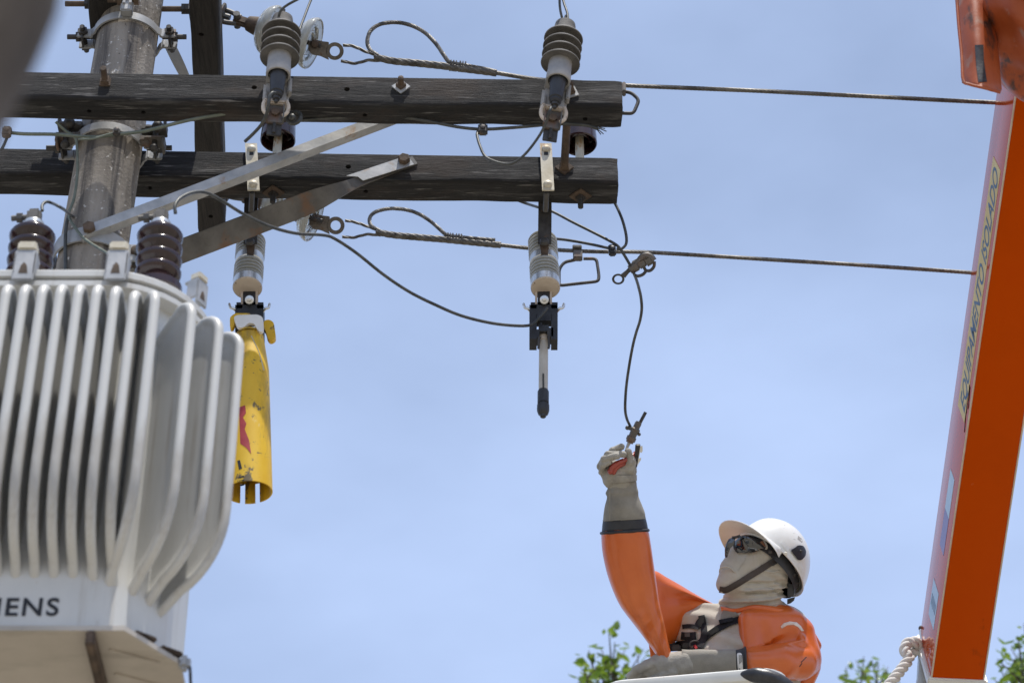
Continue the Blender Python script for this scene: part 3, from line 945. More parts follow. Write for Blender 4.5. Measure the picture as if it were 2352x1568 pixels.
        m = MB(); m.tube(cat([hp(10, 760), hp(12, 790), hp(11, 800)], 4), .004, 6); m.tube(cat([hp(-11, 775), hp(-12, 800)], 4), .004, 6); obj('pull_wire', m, DIRON, t)
    return t
cutout(1249, 'right fuse cutout with its pale tube hanging open straight down')
cutout(573, 'left fuse cutout half hidden by the brace, above the yellow cover', tube=False)

# ------------------------------------------------------------------ yellow cover hung on the left cutout
o = W(566, 770, 5.97)
t = thing('insulating_cover', 'scuffed yellow plastic cover with red arrow hanging under the left cutout', 'cover', o)
top = W(573, 772, 5.97); bot = W(571, 1130, 5.97)
ax = (bot - top).normalized(); Hc = (bot - top).length
m = MB(); n = 56; rows = 34
uu = Vector((1, 0, 0)); uu = (uu - ax * uu.dot(ax)).normalized(); vv = ax.cross(uu)
vs = []; ids = {}
def crad(z): return .041 + .014 * min(1, z / .13) + .013 * z / Hc
def ccol(k, z):
    a = 2 * math.pi * k / n
    r = crad(z); flat = .86
    return top + ax * z + uu * (r * math.cos(a)) + vv * (r * flat * math.sin(a))
slots = {38, 39, 44, 45}
for side in (0, 1):
    for i in range(rows + 1):
        z = Hc * i / rows
        for k in range(n):
            p = ccol(k, z); c = top + ax * z
            vs.append(p + (c - p).normalized() * (.0035 * side))
fs = []
def keep(i, k): return not (i >= rows - 4 and (k in slots))
for i in range(rows):
    for k in range(n):
        if not keep(i, k): continue
        q = [i * n + k, i * n + (k + 1) % n, (i + 1) * n + (k + 1) % n, (i + 1) * n + k]
        off = (rows + 1) * n
        fs.append(tuple(q)); fs.append(tuple(x + off for x in reversed(q)))
        if i == rows - 1 or not keep(i + 1, k): fs.append((q[3], q[2], q[2] + off, q[3] + off))
        if not keep(i, (k + 1) % n): fs.append((q[1], q[2], q[2] + off, q[1] + off))
        if not keep(i, (k - 1) % n): fs.append((q[0], q[3], q[3] + off, q[0] + off))
        if i == 0: fs.append((q[0], q[1], q[1] + off, q[0] + off))
m.add(vs, fs)
covm = m
cov_o = obj('shell', m, YEL, t)
cb = bvh(m)
def cs(x, y): return hit(cb, x, y)
m = MB(); m.lathe([(0, 0), (.02, .002), (.038, .012), (.0405, .02)], top - ax * .018, ax, 40); obj('top_cap', m, YEL, t)
arrow = [(549, 935), (563, 930), (565, 948), (558, 958), (566, 972), (562, 985), (572, 1010), (577, 1042), (566, 1028), (552, 1018)]
obj('red_arrow', patch(arrow, cs, .0006, .0004, 6), RED, t)
for pl in ([(545, 1057), (551, 1056), (556, 1075), (549, 1078)], [(548, 1094), (561, 1091), (561, 1095), (548, 1098)], [(548, 1103), (561, 1100), (561, 1104), (548, 1107)], [(552, 1112), (561, 1110), (561, 1114), (552, 1116)],
           [(533, 850), (539, 849), (539, 870), (533, 872)], [(532, 880), (538, 879), (538, 900), (532, 902)]):
    obj('lettering', patch(pl, cs, .0006, .0004, 6), INK, t)
# white hanger plate and yellow hook
def slab(poly, Y, d, mat, name, parent, **k):
    m = MB(); P = [W(x, y, Y) for x, y in poly]; m.prism(P, Vector((0, d, 0)))
    return obj(name, m, mat, parent, **k)
def rounded(poly, r=6, k=4):
    out_ = []
    n = len(poly)
    for i in range(n):
        p0, p1, p2 = Vector(poly[i - 1]), Vector(poly[i]), Vector(poly[(i + 1) % n])
        a = p1 + (p0 - p1).normalized() * min(r, (p0 - p1).length * .45); b = p1 + (p2 - p1).normalized() * min(r, (p2 - p1).length * .45)
        for j in range(k + 1):
            s = j / k; out_.append(tuple((a * (1 - s) ** 2 + p1 * 2 * s * (1 - s) + b * s ** 2)))
    return out_
slab(rounded([(536, 728), (545, 723), (592, 722), (604, 728), (606, 758), (598, 763), (590, 755), (584, 742), (570, 741), (560, 752), (545, 752)], 7), 5.93, .012, WPLATE, 'hanger_plate', t)
slab(rounded([(528, 728), (540, 719), (575, 719), (575, 724), (545, 726), (535, 752), (528, 752)], 5), 5.946, .02, YEL, 'hanger_edge', t)
slab(rounded([(606, 736), (618, 733), (629, 740), (634, 775), (622, 782), (614, 776), (611, 760), (604, 750)], 8), 5.99, .02, YEL, 'hook', t)
slab([(560, 752), (575, 748), (582, 765), (600, 770), (606, 778), (575, 778)], 5.96, .01, YEL, 'neck', t)
m = MB(); m.tube(cat([W(577, 771, 5.915), W(584, 785, 5.912), W(596, 812, 5.91), W(606, 850, 5.915)], 5), .0014, 5); obj('cord', m, TUBEG, t)

# ------------------------------------------------------------------ glass insulator strings
GSA = {}
def glass_string(A, E, label, first=None):
    if first:
        c = copy_tree(first); c.matrix_world = Matrix.Translation(A - GSA[first]) @ first.matrix_world; c['label'] = label; return c
    t = thing('insulator_string', label, 'insulator string', Vector(), 'glass disc insulator strings')
    m = MB()                                     # shackle on the beam
    for s in (-1, 1):
        m.tube(cat([(-.005, 0, s * .026), (.03, 0, s * .024), (.065, 0, s * .016)], 4), .008, 8)
    m.box((.004, 0, 0), (.012, .05, .07), bev=.003); m.tube([(.06, -.03, 0), (.06, .03, 0)], .011, 10); m.tube([(.012, 0, .0), (.035, 0, 0)], .010, 8)
    obj('shackle', m, GALVD, t)
    m = MB(); m.box((.075, 0, 0), (.05, .024, .034), bev=.006); m.lathe([(0, .012), (.013, .012), (.013, -.012), (0, -.012)], (.062, 0, 0), (0, 1, 0), 12); obj('clevis', m, RUST, t)
    for x0 in (.145, .282):
        m = MB(); m.lathe([(0, -.052), (.017, -.052), (.024, -.046), (.028, -.03), (.032, -.012), (.033, -.002), (.0, .0)], (x0, 0, 0), (1, 0, 0), 28); cap_ = obj('iron_cap', m, RUST, t)
        m = MB()
        m.lathe([(.0, -.002), (.036, -.004), (.052, -.003), (.066, .005), (.078, .018), (.084, .032), (.0845, .040), (.081, .043), (.0765, .038), (.070, .024), (.064, .020), (.060, .034), (.0565, .037), (.053, .030), (.050, .018),
                 (.045, .016), (.041, .030), (.0375, .034), (.034, .028), (.031, .014), (.020, .010), (.0, .010)], (x0, 0, 0), (1, 0, 0), 64)
        obj('glass_disc', m, GLASS, t, angle=60)
        m = MB(); m.lathe([(0, .006), (.021, .008), (.021, .014), (.008, .018), (.008, .07), (0, .07)], (x0, 0, 0), (1, 0, 0), 14); obj('pin', m, DIRON, t)
    X = (E - A).normalized(); Yv = (Vector((0, 0, 1)).cross(X)).normalized(); Zv = X.cross(Yv)
    Mx = Matrix((( X.x, Yv.x, Zv.x, A.x), (X.y, Yv.y, Zv.y, A.y), (X.z, Yv.z, Zv.z, A.z), (0, 0, 0, 1)))
    t.matrix_world = Mx
    GSA[t] = A
    return t
YU = 5.79
A_u = W(505, 34, YU); E_u = W(712, 99, YU + .012)
gs = glass_string(A_u, E_u, 'upper string of two clear glass disc insulators behind the left arrester')
E_l = Wz(716, 500, E_u.z)
A_l = A_u + (E_l - E_u)
glass_string(A_l, E_l, 'lower string of two clear glass discs partly hidden by the dark brace', gs)
YL = E_l.y

# ------------------------------------------------------------------ eye links, preformed grips, conductors
def wire_y(Y0, x0):
    """conductor keeps square to the upper beams: depth grows a little to the right"""
    def f(x, y):
        return W(x, y, Y0 + max(0, (x - x0)) * .0000855 * 1.0)
    return f
def rope_len(P, step):
    """resample a path evenly"""
    out_ = [P[0]]; acc = 0
    for a, b in zip(P, P[1:]):
        l = (b - a).length
        if l < 1e-9: continue
        d = step - acc
        while d <= l:
            out_.append(a.lerp(b, d / l)); d += step
        acc = (acc + l) % step
    if (out_[-1] - P[-1]).length > 1e-4: out_.append(P[-1])
    return out_
def deadend(dy, sel, Y0, labels, link, strands_px, loop_px, wire_px, wrap_x):
    f = wire_y(Y0, 755)
    # eye link
    c = f(link[0], link[1]); n = (CAM - c).normalized()
    t = thing('eye_link', labels[0], 'eye link', c, 'iron eye links at the insulator strings')
    def circ(cx_, cy_, r, k=28): return [PI(cx_ + r * math.cos(2 * math.pi * i / k), cy_ + r * math.sin(2 * math.pi * i / k), c, n) for i in range(k)]
    ox, oy = link[0] - 755, link[1] - 115
    m = MB(); th = n * -.026
    m.ring(circ(769 + ox, 118 + oy, 20.5), circ(769 + ox, 118 + oy, 11.5), n * -.030)
    body = rounded([(708 + ox, 97 + oy), (722 + ox, 90 + oy), (738 + ox, 95 + oy), (757 + ox, 97 + oy), (752 + ox, 112 + oy), (751 + ox, 127 + oy), (757 + ox, 139 + oy), (735 + ox, 129 + oy), (716 + ox, 126 + oy), (708 + ox, 115 + oy)], 5)
    m.prism([PI(x, y, c, n) for x, y in body], th)
    obj('link_plate', m, IRONB, t)
    m = MB(); m.lathe([(0, .012), (.010, .010), (.014, .004), (.014, 0)], PI(723 + ox, 101 + oy, c, n), n, 16); obj('bolt', m, RUST, t)
    # grip
    g_ = thing('dead_end_grip', labels[1], 'wire grip', f(860, link[1]), 'twisted dead end grips')
    for k, S_ in enumerate(strands_px):
        m = MB(); P = rope_len(cat([f(x, y) + Vector((0, .012 * (k - .5), 0)) for x, y in S_], 8), .004)
        m.rope(P, .0046, 3, .10, 5); obj('strand_pair', m, STRAND, g_)
    x0, y0 = strands_px[0][-1]
    pw = [p for p in wire_px if p[0] <= wrap_x]
    m = MB(); P = rope_len(cat([f(x, y) for x, y in pw], 8), .004); m.rope(P, .0098, 5, .13, 6); obj('twisted_rods', m, STRAND, g_, angle=60)
    m = MB(); P = rope_len(cat([f(x, y) - Vector((0, .006, 0)) for x, y in loop_px], 10), .004); m.rope(P, .0056, 6, .055, 5); obj('tail_loop', m, STRAND, g_, angle=60)
    m = MB()
    wx, wy = loop_px[-4]
    cpt = f(wx, wy + 2); d = (f(wx + 40, wy + 6) - f(wx, wy + 2)).normalized()
    for j in range(6):
        q = cpt + d * (.0085 * j - .02 + (.004 if j > 2 else 0)); u = d.cross(n).normalized(); v = d.cross(u); sk = random.uniform(-.25, .25)
        m.tube([q + (u * math.cos(a) * .017 + v * math.sin(a) * .013) + d * (.008 * math.sin(a) * sk + a / 6.28 * .004) for a in [2 * math.pi * i / 16 for i in range(17)]], .0019, 5)
    obj('binding', m, STRAND, g_)
    # conductor
    m = MB(); cw = [p for p in wire_px if p[0] >= wrap_x - 60]
    P = cat([f(x, y) for x, y in cw], 6)
    d = P[-1] - P[-2]; dd = d.normalized(); P = P + [P[-1] + dd * .5 * i + Vector((0, 0, -.012 * i)) for i in range(1, 14)]
    m.rope(rope_len(P, .006), .0060, 6, .075, 5)
    obj('overhead_wire', m, STRAND, label=labels[2], cat='wire', group='overhead conductors', angle=60)
    return f
fu = deadend(0, 0, YU + .02, ('rusty iron eye link beside the upper glass discs', 'twisted wire grip with open tail loop above the front crossarm', 'upper stranded overhead wire running right from the crossarm end'),
        (755, 115), [[(788, 107), (812, 110), (840, 122), (868, 131)], [(783, 137), (815, 143), (845, 136), (872, 137)]],
        [(868, 131), (850, 118), (844, 98), (852, 74), (875, 59), (910, 55), (945, 62), (975, 78), (1000, 102), (1018, 128), (1032, 146), (1048, 150), (1072, 154), (1105, 160), (1140, 168)],
        [(860, 131), (900, 140), (950, 145), (1010, 151), (1070, 159), (1140, 168), (1235, 183), (1340, 190), (1440, 197), (1620, 204), (1800, 212), (2040, 224), (2282, 236)], 1180)
fl = deadend(0, 0, YL + .02, ('rusty iron eye link beside the lower glass disc', 'twisted wire grip with flat tail loop under the rear crossarm', 'lower stranded overhead wire running right behind the open cutout'),
        (757, 515), [[(793, 509), (815, 513), (842, 522), (872, 533)], [(786, 541), (812, 543), (842, 536), (874, 538)]],
        [(872, 533), (852, 520), (850, 502), (864, 489), (895, 482), (930, 484), (960, 493), (985, 508), (1008, 527), (1024, 541), (1040, 545), (1068, 548), (1100, 551), (1137, 554)],
        [(864, 533), (905, 540), (960, 545), (1020, 550), (1080, 556), (1150, 563), (1215, 570), (1300, 575), (1380, 578), (1500, 580), (1700, 592), (1900, 604), (2100, 617), (2226, 626)], 1190)

# ------------------------------------------------------------------ jumpers and small wires
def wire(pts, r, label, cat_='wire', mat=WIRE, group=None, ends=None, fn=None):
    """pts: (x, y, depth Y)"""
    m = MB(); P = cat([W(*p) for p in pts], 6); m.tube(P, r, 8)
    return obj('jumper_wire', m, mat, label=label, cat=cat_, group=group, angle=80)
G1 = 'jumper wires between the devices'
pts = [(403, 490), (402, 472), (413, 456), (440, 443), (472, 442), (508, 460), (560, 492), (620, 520), (680, 536), (742, 540), (770, 549), (820, 582), (880, 630), (940, 670), (1000, 700), (1060, 725), (1130, 742), (1190, 748), (1222, 745), (1240, 728), (1257, 707)]
wire([(x, y, 4.95 + (5.96 - 4.95) * min(1, max(0, (x - 402) / 820))) for x, y in pts], .0046, 'long sagging jumper from the right bushing to the open cutout', group=G1)
wire([(x, y, 4.95 + .012 * i) for i, (x, y) in enumerate([(97, 484), (97, 472), (105, 464), (118, 466), (145, 480), (175, 508)])][:5] + [(168, 498, 5.70), (176, 505, 5.78)], .0042, 'short bent lead rising from the left transformer bushing', group=G1)
wire([(128, 280, 5.53), (150, 300, 5.55), (168, 312, 5.55), (176, 330, 5.56), (178, 395, 5.575), (170, 456, 5.585), (158, 494, 5.585), (175, 526, 5.575), (195, 549, 5.56), (225, 569, 5.5), (262, 590, 5.3)], .0042, 'green earth wire running down the pole face', mat=COPPER, group=G1)
wire([(158, 494, 5.60), (152, 520, 5.605), (150, 556, 5.61), (151, 620, 5.615), (150, 700, 5.62)], .0055, 'dark cable continuing down the left side of the pole', group=G1)
wire([(-20, 352, 5.5), (2, 345, 5.5), (14, 322, 5.5), (18, 312, 5.5)], .0045, 'short lead below the small brown connector at the left edge', group=G1)
wire([(22, 305, 5.50), (60, 308, 5.50), (130, 309, 5.50), (212, 315, 5.51), (265, 309, 5.51), (320, 303, 5.51), (362, 294, 5.51), (440, 275, 5.52), (520, 261, 5.535), (587, 252, 5.54), (625, 247, 5.545), (668, 272, 5.53)], .0052, 'dark earth cable crossing below the left part of the front crossarm', mat=COPPER, group=G1)
wire([(180, 320, 5.5), (212, 319, 5.49), (245, 310, 5.49), (268, 304, 5.49)], .0035, 'green wire end spliced on the earth cable at the pole', mat=COPPER, group=G1)
wire([(690, 277, 5.55), (740, 273, 5.55), (804, 269, 5.55), (867, 265, 5.55), (930, 270, 5.55), (980, 278, 5.545), (1052, 292, 5.54), (1108, 297, 5.535), (1170, 294, 5.54), (1230, 289, 5.545), (1286, 284, 5.55), (1345, 288, 5.56), (1372, 296, 5.56)], .0048, 'dark cable running along the underside of the front crossarm', group=G1)
m = MB()
for dx, dy in ((1393, 302), (1386, 308), (1390, 296), (1380, 309)):
    m.tube([W(1366, 295, 5.56), W((1366 + dx) / 2, (295 + dy) / 2 - 2, 5.56), W(dx, dy, 5.56)], .0016, 5)
obj('frayed_end', m, WIRE, label='frayed cable strands at the right end of the front crossarm', cat='wire')
m = MB(); c = W(676, 268, 5.50); m.tube([c + Vector((.019 * math.cos(a), .008 * math.sin(a * .5), .023 * math.sin(a))) for a in [6.28 * i / 20 for i in range(21)]], .006, 8); m.sphere(c + Vector((-.006, 0, -.004)), .012, n=8)
obj('wire_coil', m, WIRE, label='small dark coil of wire right of the left arrester', cat='wire coil')
def wire_conn(x, y, Y, w_, h_, label, mat=DIRON, rot=0):
    c = W(x, y, Y); m = MB(); a = R(rot); X = Vector((math.cos(a), 0, math.sin(a))); Z = Vector((-math.sin(a), 0, math.cos(a)))
    s = depth(c) / FPX
    m.box(c, (w_ * s, .022, h_ * s * 1.25), (X, Vector((0, 1, 0)), Z), bev=.004); m.bolt(c + Vector((0, -.011, 0)), (0, -1, 0), .008, .01)
    return obj('connector', m, mat, label=label, cat='wire connector', group='small wire connectors')
wire_conn(16, 304, 5.49, 20, 22, 'brown connector at the left edge of the photo below the front crossarm', RUST)
wire_conn(1109, 298, 5.52, 22, 22, 'dark wire connector hanging under the middle of the front crossarm')
wire_conn(1406, 575, 5.99, 17, 22, 'small black connector where three thin leads meet', BLACK, 4)
wire_conn(268, 304, 5.48, 16, 14, 'dark knob splice on the earth cable before the pole')
wire([(1097, 303, 5.52), (1096, 312, 5.51), (1102, 334, 5.50), (1114, 359, 5.49), (1136, 371, 5.48), (1164, 377, 5.47), (1186, 371, 5.46), (1210, 350, 5.45), (1236, 316, 5.43), (1252, 287, 5.40), (1262, 258, 5.37), (1266, 246, 5.37)], .0042, 'thin looped lead hanging below the right arrester', group=G1)
wire([(632, 214, 5.35), (625, 214, 5.34), (619, 224, 5.34), (616, 245, 5.35), (611, 266, 5.37), (600, 287, 5.40), (582, 307, 5.43), (563, 325, 5.46)], .005, 'loose cut lead hanging from the left arrester', group=G1)
wire([(640, 38, 5.37), (645, 25, 5.36), (660, 12, 5.35), (690, -4, 5.33), (720, -18, 5.3)], .004, 'thin wire rising from the top of the left arrester', group=G1)
wire([(686, 76, 5.44), (692, 58, 5.45), (700, 37, 5.46), (708, 16, 5.47), (716, -4, 5.48), (722, -20, 5.49)], .004, 'second thin wire beside the left arrester', group=G1)
wire([(1296, 56, 5.40), (1290, 38, 5.39), (1286, 16, 5.38), (1285, -10, 5.37)], .0038, 'left one of the thin wires on the right arrester top', group=G1)
wire([(1305, 56, 5.40), (1303, 31, 5.41), (1296, 10, 5.42), (1291, -10, 5.43)], .0038, 'right one of the thin wires on the right arrester top', group=G1)
CL = W(1468, 612, 6.02)
wire([(1402, 452, 5.96), (1414, 470, 5.97), (1429, 504, 5.97), (1438, 539, 5.98), (1438, 560, 5.985), (1428, 571, 5.985), (1416, 572, 5.985)], .0045, 'thin lead curving down from the rear crossarm end', group=G1)
wire([(1160, 448, 5.94), (1202, 465, 5.95), (1239, 477, 6.06), (1269, 486, 6.06), (1317, 511, 6.03), (1377, 541, 6.0), (1412, 560, 5.985), (1424, 571, 5.985), (1437, 591, 6.0), (1448, 610, 6.01)], .0045, 'thin slanting lead from behind the right cutout to the hanging clamp', group=G1)
wire([(1262, 547, 6.09), (1282, 549, 6.08), (1307, 552, 6.06), (1352, 560, 6.03), (1397, 570, 5.99), (1407, 574, 5.985)], .0045, 'thin level lead from the right cutout to the black connector', group=G1)
HY = 6.93
dl = [(1456, 628), (1462, 643), (1467, 660), (1472, 682), (1474, 709), (1470, 736), (1462, 761), (1455, 787), (1449, 817), (1444, 847), (1440, 875), (1437, 905), (1436, 940), (1440, 962), (1448, 979)]
wire([(x, y, 6.02 + (HY - 6.02) * i / 14) for i, (x, y) in enumerate(dl)], .0047, 'long drop lead running down to the clamp in the raised glove', group=G1)

# square wire loops
def bail(pts, Y, label, conn=None):
    m = MB(); P = cat([W(x, y, Y) for x, y in rounded_open(pts, 9)], 1)
    t = thing('wire_loop', label, 'wire loop', P[0], 'bent wire loops on the overhead wires')
    m.tube(P, .0058, 8); obj('loop', m, DIRON, t, angle=80)
    return t
def rounded_open(pts, r, k=5):
    o = [pts[0]]
    for i in range(1, len(pts) - 1):
        p0, p1, p2 = Vector(pts[i - 1]), Vector(pts[i]), Vector(pts[i + 1])
        a = p1 + (p0 - p1).normalized() * min(r, (p0 - p1).length * .45); b = p1 + (p2 - p1).normalized() * min(r, (p2 - p1).length * .45)
        for j in range(k + 1):
            s = j / k; o.append(tuple(a * (1 - s) ** 2 + p1 * 2 * s * (1 - s) + b * s ** 2))
    return o + [pts[-1]]
b1 = bail([(1422, 209), (1450, 213), (1468, 230), (1455, 261), (1420, 260)], YU + .06, 'small bent wire loop at the end of the front crossarm')
m = MB(); c = W(1433, 205, YU + .05); m.box(c, (.012, .03, .04), bev=.003); obj('connector', m, GALVD, b1)
b2_ = bail([(1320, 597), (1296, 602), (1284, 618), (1284, 656), (1374, 646), (1376, 634), (1370, 594), (1340, 594)], YL + .06, 'square bent wire loop hanging beside the right cutout')
m = MB(); c = W(1327, 587, YL + .05); m.box(c, (.032, .026, .034), bev=.003); m.box(c + Vector((-.002, -.004, .028)), (.032, .03, .012), bev=.002); obj('connector', m, GALVD, b2_)

# ------------------------------------------------------------------ hot line clamps
def clamp_hang():
    Y = 6.02; c = W(1465, 612, Y); n = (CAM - c).normalized()
    t = thing('line_clamp', 'grey hot line clamp with eye ring hanging on the drop lead', 'line clamp', c, 'hot line clamps')
    f = lambda x, y: PI(x, y, c, n)
    m = MB(); k = 24
    m.ring([f(1420 + 14.5 * math.cos(2 * math.pi * i / k), 641 + 12.5 * math.sin(2 * math.pi * i / k)) - n * -.006 for i in range(k)], [f(1420 + 9 * math.cos(2 * math.pi * i / k), 641 + 8 * math.sin(2 * math.pi * i / k)) - n * -.006 for i in range(k)], n * -.012)
    m.tube([f(1431, 634), f(1441, 624), f(1450, 616)], [.009, .0065, .008], 10); obj('eye_screw', m, DIRON, t)
    m = MB(); a = f(1446, 620); b = f(1490, 594); d = (b - a).normalized()
    m.lathe([(0, 0), (.013, 0), (.016, .008), (.016, .026), (.012, .03), (.012, .04)], a, d, 12)
    m.tube([f(1455, 608), f(1470, 600)], .012, 8); m.box(f(1474, 606), (.03, .026, .026), (d, n, d.cross(n)), bev=.005)
    m.tube(cat([f(1470, 598), f(1480, 588), f(1492, 590), f(1500, 600)], 4), [.012] * 6 + [.013] * 7, 8)
    m.box(f(1489, 600), (.03, .028, .028), (d, n, d.cross(n)), bev=.006); m.tube([f(1497, 606), f(1500, 588)], .006, 8)
    obj('clamp_body', m, GALVD, t)
    m = MB(); m.tube(cat([f(1503, 600), f(1502, 612), f(1494, 621), f(1484, 621), f(1478, 612)], 5), .005, 8)
    m.tube(cat([f(1484, 622), f(1477, 630), f(1466, 634), f(1458, 632)], 5), .005, 8); obj('clamp_wire', m, DIRON, t)
clamp_hang()
def clamp_hand():
    Y = HY; c = W(1455, 990, Y); n = (CAM - c).normalized()
    t = thing('line_clamp', 'grey hot line clamp held up by the raised glove', 'line clamp', c, 'hot line clamps')
    f = lambda x, y: PI(x, y, c, n)
    m = MB(); P = [f(1483, 946).lerp(f(1464, 982), i / 40) for i in range(41)]
    m.tube(P, [.0052 + .0009 * (i % 2) for i in range(41)], 10); obj('threaded_rod', m, DIRON, t)
    m = MB(); a = f(1447, 1013); b = f(1466, 972); d = (b - a).normalized()
    m.lathe([(0, -.006), (.012, -.006), (.013, 0), (.0165, .003), (.0165, .016), (.0125, .018), (.0135, .034), (.0155, .04), (.0165, .045), (.0145, .047), (.011, .05), (.0115, .066), (.009, .072), (.0, .073)], a, d, 16)
    m.box(f(1461, 979), (.018, .016, .03), (d.cross(n), n, d), bev=.005); m.sphere(f(1441, 982), .0075, n=8); m.tube([f(1441, 982), f(1452, 985)], .006, 8)
    m.sphere(f(1468, 997), .006, n=8)
    obj('clamp_body', m, GALVD, t)
    m = MB(); m.tube([f(1449, 1008), f(1444, 1019), f(1438, 1032)], [.009, .006, .004], 10); obj('eye_screw', m, GALV, t)
clamp_hand()
# ------------------------------------------------------------------ distribution transformer
TX, TY0, TY1, TR = -1.20, 4.665, 5.30, .20
THW = .44
FR = .235
TZ0 = 2.875 + CAMZ; TZ1 = 3.80 + CAMZ
def rrect(hw, y0, y1, r, k=12):
    """outline, starting at the middle of the front, counter-clockwise seen from above"""
    P = []
    for cx_, cy_, a0 in ((hw - r, y0 + r, -90), (hw - r, y1 - r, 0), (-hw + r, y1 - r, 90), (-hw + r, y0 + r, 180)):
        for i in range(k + 1):
            a = R(a0 + 90 * i / k); P.append((TX + cx_ + r * math.cos(a), cy_ + r * math.sin(a)))
    return P
def stack(secs):
    return [[Vector((x, y, z)) for x, y in rrect(THW + o, TY0 - o, TY1 + o, TR + o)] for z, o in secs]
T = thing('transformer', 'large light grey finned pole transformer with brown bushings, left foreground', 'transformer', (TX, 4.975, TZ0))
m = MB(); m.loft(stack([(TZ0, 0), (TZ0 + .3, 0), (TZ0 + .6, 0), (TZ1 - .02, 0)])); obj('tank', m, TPAINT, T)
m = MB(); m.loft(stack([(TZ1 - .02, .032), (TZ1 - .017, .036), (TZ1 - .002, .036), (TZ1, .032)])); obj('tank_flange', m, TPAINT, T)
m = MB(); m.loft(stack([(TZ1, .026), (TZ1 + .008, .026)])); obj('gasket', m, GASK, T)
m = MB(); m.loft(stack([(TZ1 + .008, .035), (TZ1 + .010, .038), (TZ1 + .026, .038), (TZ1 + .032, .033), (TZ1 + .036, -.02), (TZ1 + .04, -.10)])); obj('lid', m, TPAINT, T)
# cooling fins
def fin_mesh():
    """plate in the local x (out) / z plane, rounded swollen edge, thinner web"""
    zt, zb, Ro = TZ1 - .075, TZ0 + .125, .142
    pts = [(-.055, zt - .05), (-.01, zt - .028), (.02, zt - .014)]
    pts += [(.075, zt + .004)]
    for i in range(9):
        a = R(100 - 100 * i / 8); pts.append((Ro - .062 + .062 * math.cos(a), zt - .055 + .062 * math.sin(a)))
    pts += [(Ro, zt - .2), (Ro, zt - .4), (Ro, zb + .22)]
    for i in range(8):
        a = R(-72 * (i + 1) / 8); pts.append((Ro - .16 + .16 * math.cos(a), zb + .215 + .20 * math.sin(a)))
    pts += [(-.01, zb - .012), (-.055, zb - .035)]
    n = len(pts)
    C = Vector((-.055, (zt + zb) / 2))
    rings = []
    prof = [(.0, .0), (.0012, .0054), (.0045, .0098), (.010, .0120), (.017, .0106), (.023, .0056), (.028, .0030), (.046, .0028)]
    V2 = [Vector(p) for p in pts]
    nor = []
    for i in range(n):
        a = V2[max(0, i - 1)]; b = V2[min(n - 1, i + 1)]; t_ = (b - a).normalized(); nn = Vector((t_.y, -t_.x))
        nor.append(nn)
    m = MB(); vs = []; fs = []
    allp = []
    for (ins, th) in prof:
        allp.append(([(V2[i] + nor[i] * ins) for i in range(n)], th))
    k = len(prof)
    for s in (1, -1):
        for (ps, th) in allp:
            for p in ps: vs.append(Vector((max(p.x, -.057), s * th, p.y)))
    def idx(s, j, i): return (0 if s > 0 else k * n) + j * n + i
    for s in (1, -1):
        for j in range(k - 1):
            for i in range(n - 1):
                fs.append((idx(s, j, i), idx(s, j, i + 1), idx(s, j + 1, i + 1), idx(s, j + 1, i)))
        fs.append(tuple(idx(s, k - 1, i) for i in range(n)))
    for i in range(n - 1):
        pass
    m.add(vs, fs)
    bm_me = bpy.data.meshes.new('fin'); bm_me.from_pydata(m.v, [], m.f)
    bm = bmesh.new(); bm.from_mesh(bm_me); bmesh.ops.remove_doubles(bm, verts=bm.verts, dist=1e-5); bmesh.ops.recalc_face_normals(bm, faces=bm.faces); bm.to_mesh(bm_me); bm.free()
    bm_me.materials.append(TPAINT); bm_me.polygons.foreach_set('use_smooth', [True] * len(bm_me.polygons)); bm_me.set_sharp_from_angle(angle=R(60))
    return bm_me
FM = fin_mesh()
def fin(x, y, ang):
    o = bpy.data.objects.new('cooling_fin', FM); COL.objects.link(o); o.parent = T
    o.location = Vector((x, y, 0)) - ORG[T]; o.rotation_euler = (0, 0, ang)
for i in range(17):
    fin(-.866 - .0412 * i, TY0 + (0.0 if i > 2 else (.022, .006, .001)[i]), R(-90))
ccx, ccy = -.96, 4.895
for th in (23, 37.5, 50, 62):
    a = R(-90 + th); fin(ccx + FR * math.cos(a), ccy + FR * math.sin(a), a)
for th in (23, 37, 48, 57.5):
    a = R(-90 - th); fin(2 * TX - ccx + FR * math.cos(a), ccy + FR * math.sin(a), a)
# bushings
def bushing():
    e = thing('bushing', 'x', None, Vector()); del e['label']
    m = MB(); prof = [(0, -.02), (.062, -.02), (.062, .0), (.05, .012)]
    for z in (.045, .085, .125, .165):
        prof += [(.044, z - .018), (.052, z - .012), (.0575, z - .004), (.0585, z + .003), (.056, z + .008), (.046, z + .013), (.041, z + .017)]
    prof += [(.038, .19), (.030, .20), (0, .20)]
    m.lathe(prof, n=40); b = obj('porcelain', m, BROWNP, e)
    m = MB(); m.lathe([(0, .213), (.026, .213), (.027, .209), (.027, .198), (0, .196)], n=28); obj('collar', m, SILVER, e)
    m = MB(); m.box((0, 0, .234), (.036, .032, .045), bev=.007); m.tube([(-.018, 0, .235), (-.058, 0, .233)], .0075, 8); m.lathe([(0, 0), (.014, 0), (.014, .014), (0, .014)], (-.030, 0, .234), (-1, 0, 0), 6); obj('terminal', m, GALVD, e)
    return e
bu = bushing()
for i, x in enumerate((85, 377, None)):
    b_ = bu if i == 0 else copy_tree(bu)
    top = W(x, 519, 4.95) if x else None
    p = (top - Vector((0, 0, .205))) if top else None
    if p is None: p = W(85, 519, 4.95) - Vector((.318, 0, .205))
    b_.parent = T; b_.location = p - ORG[T]
    b_.rotation_euler = (R(0), R(-2.5), 0)
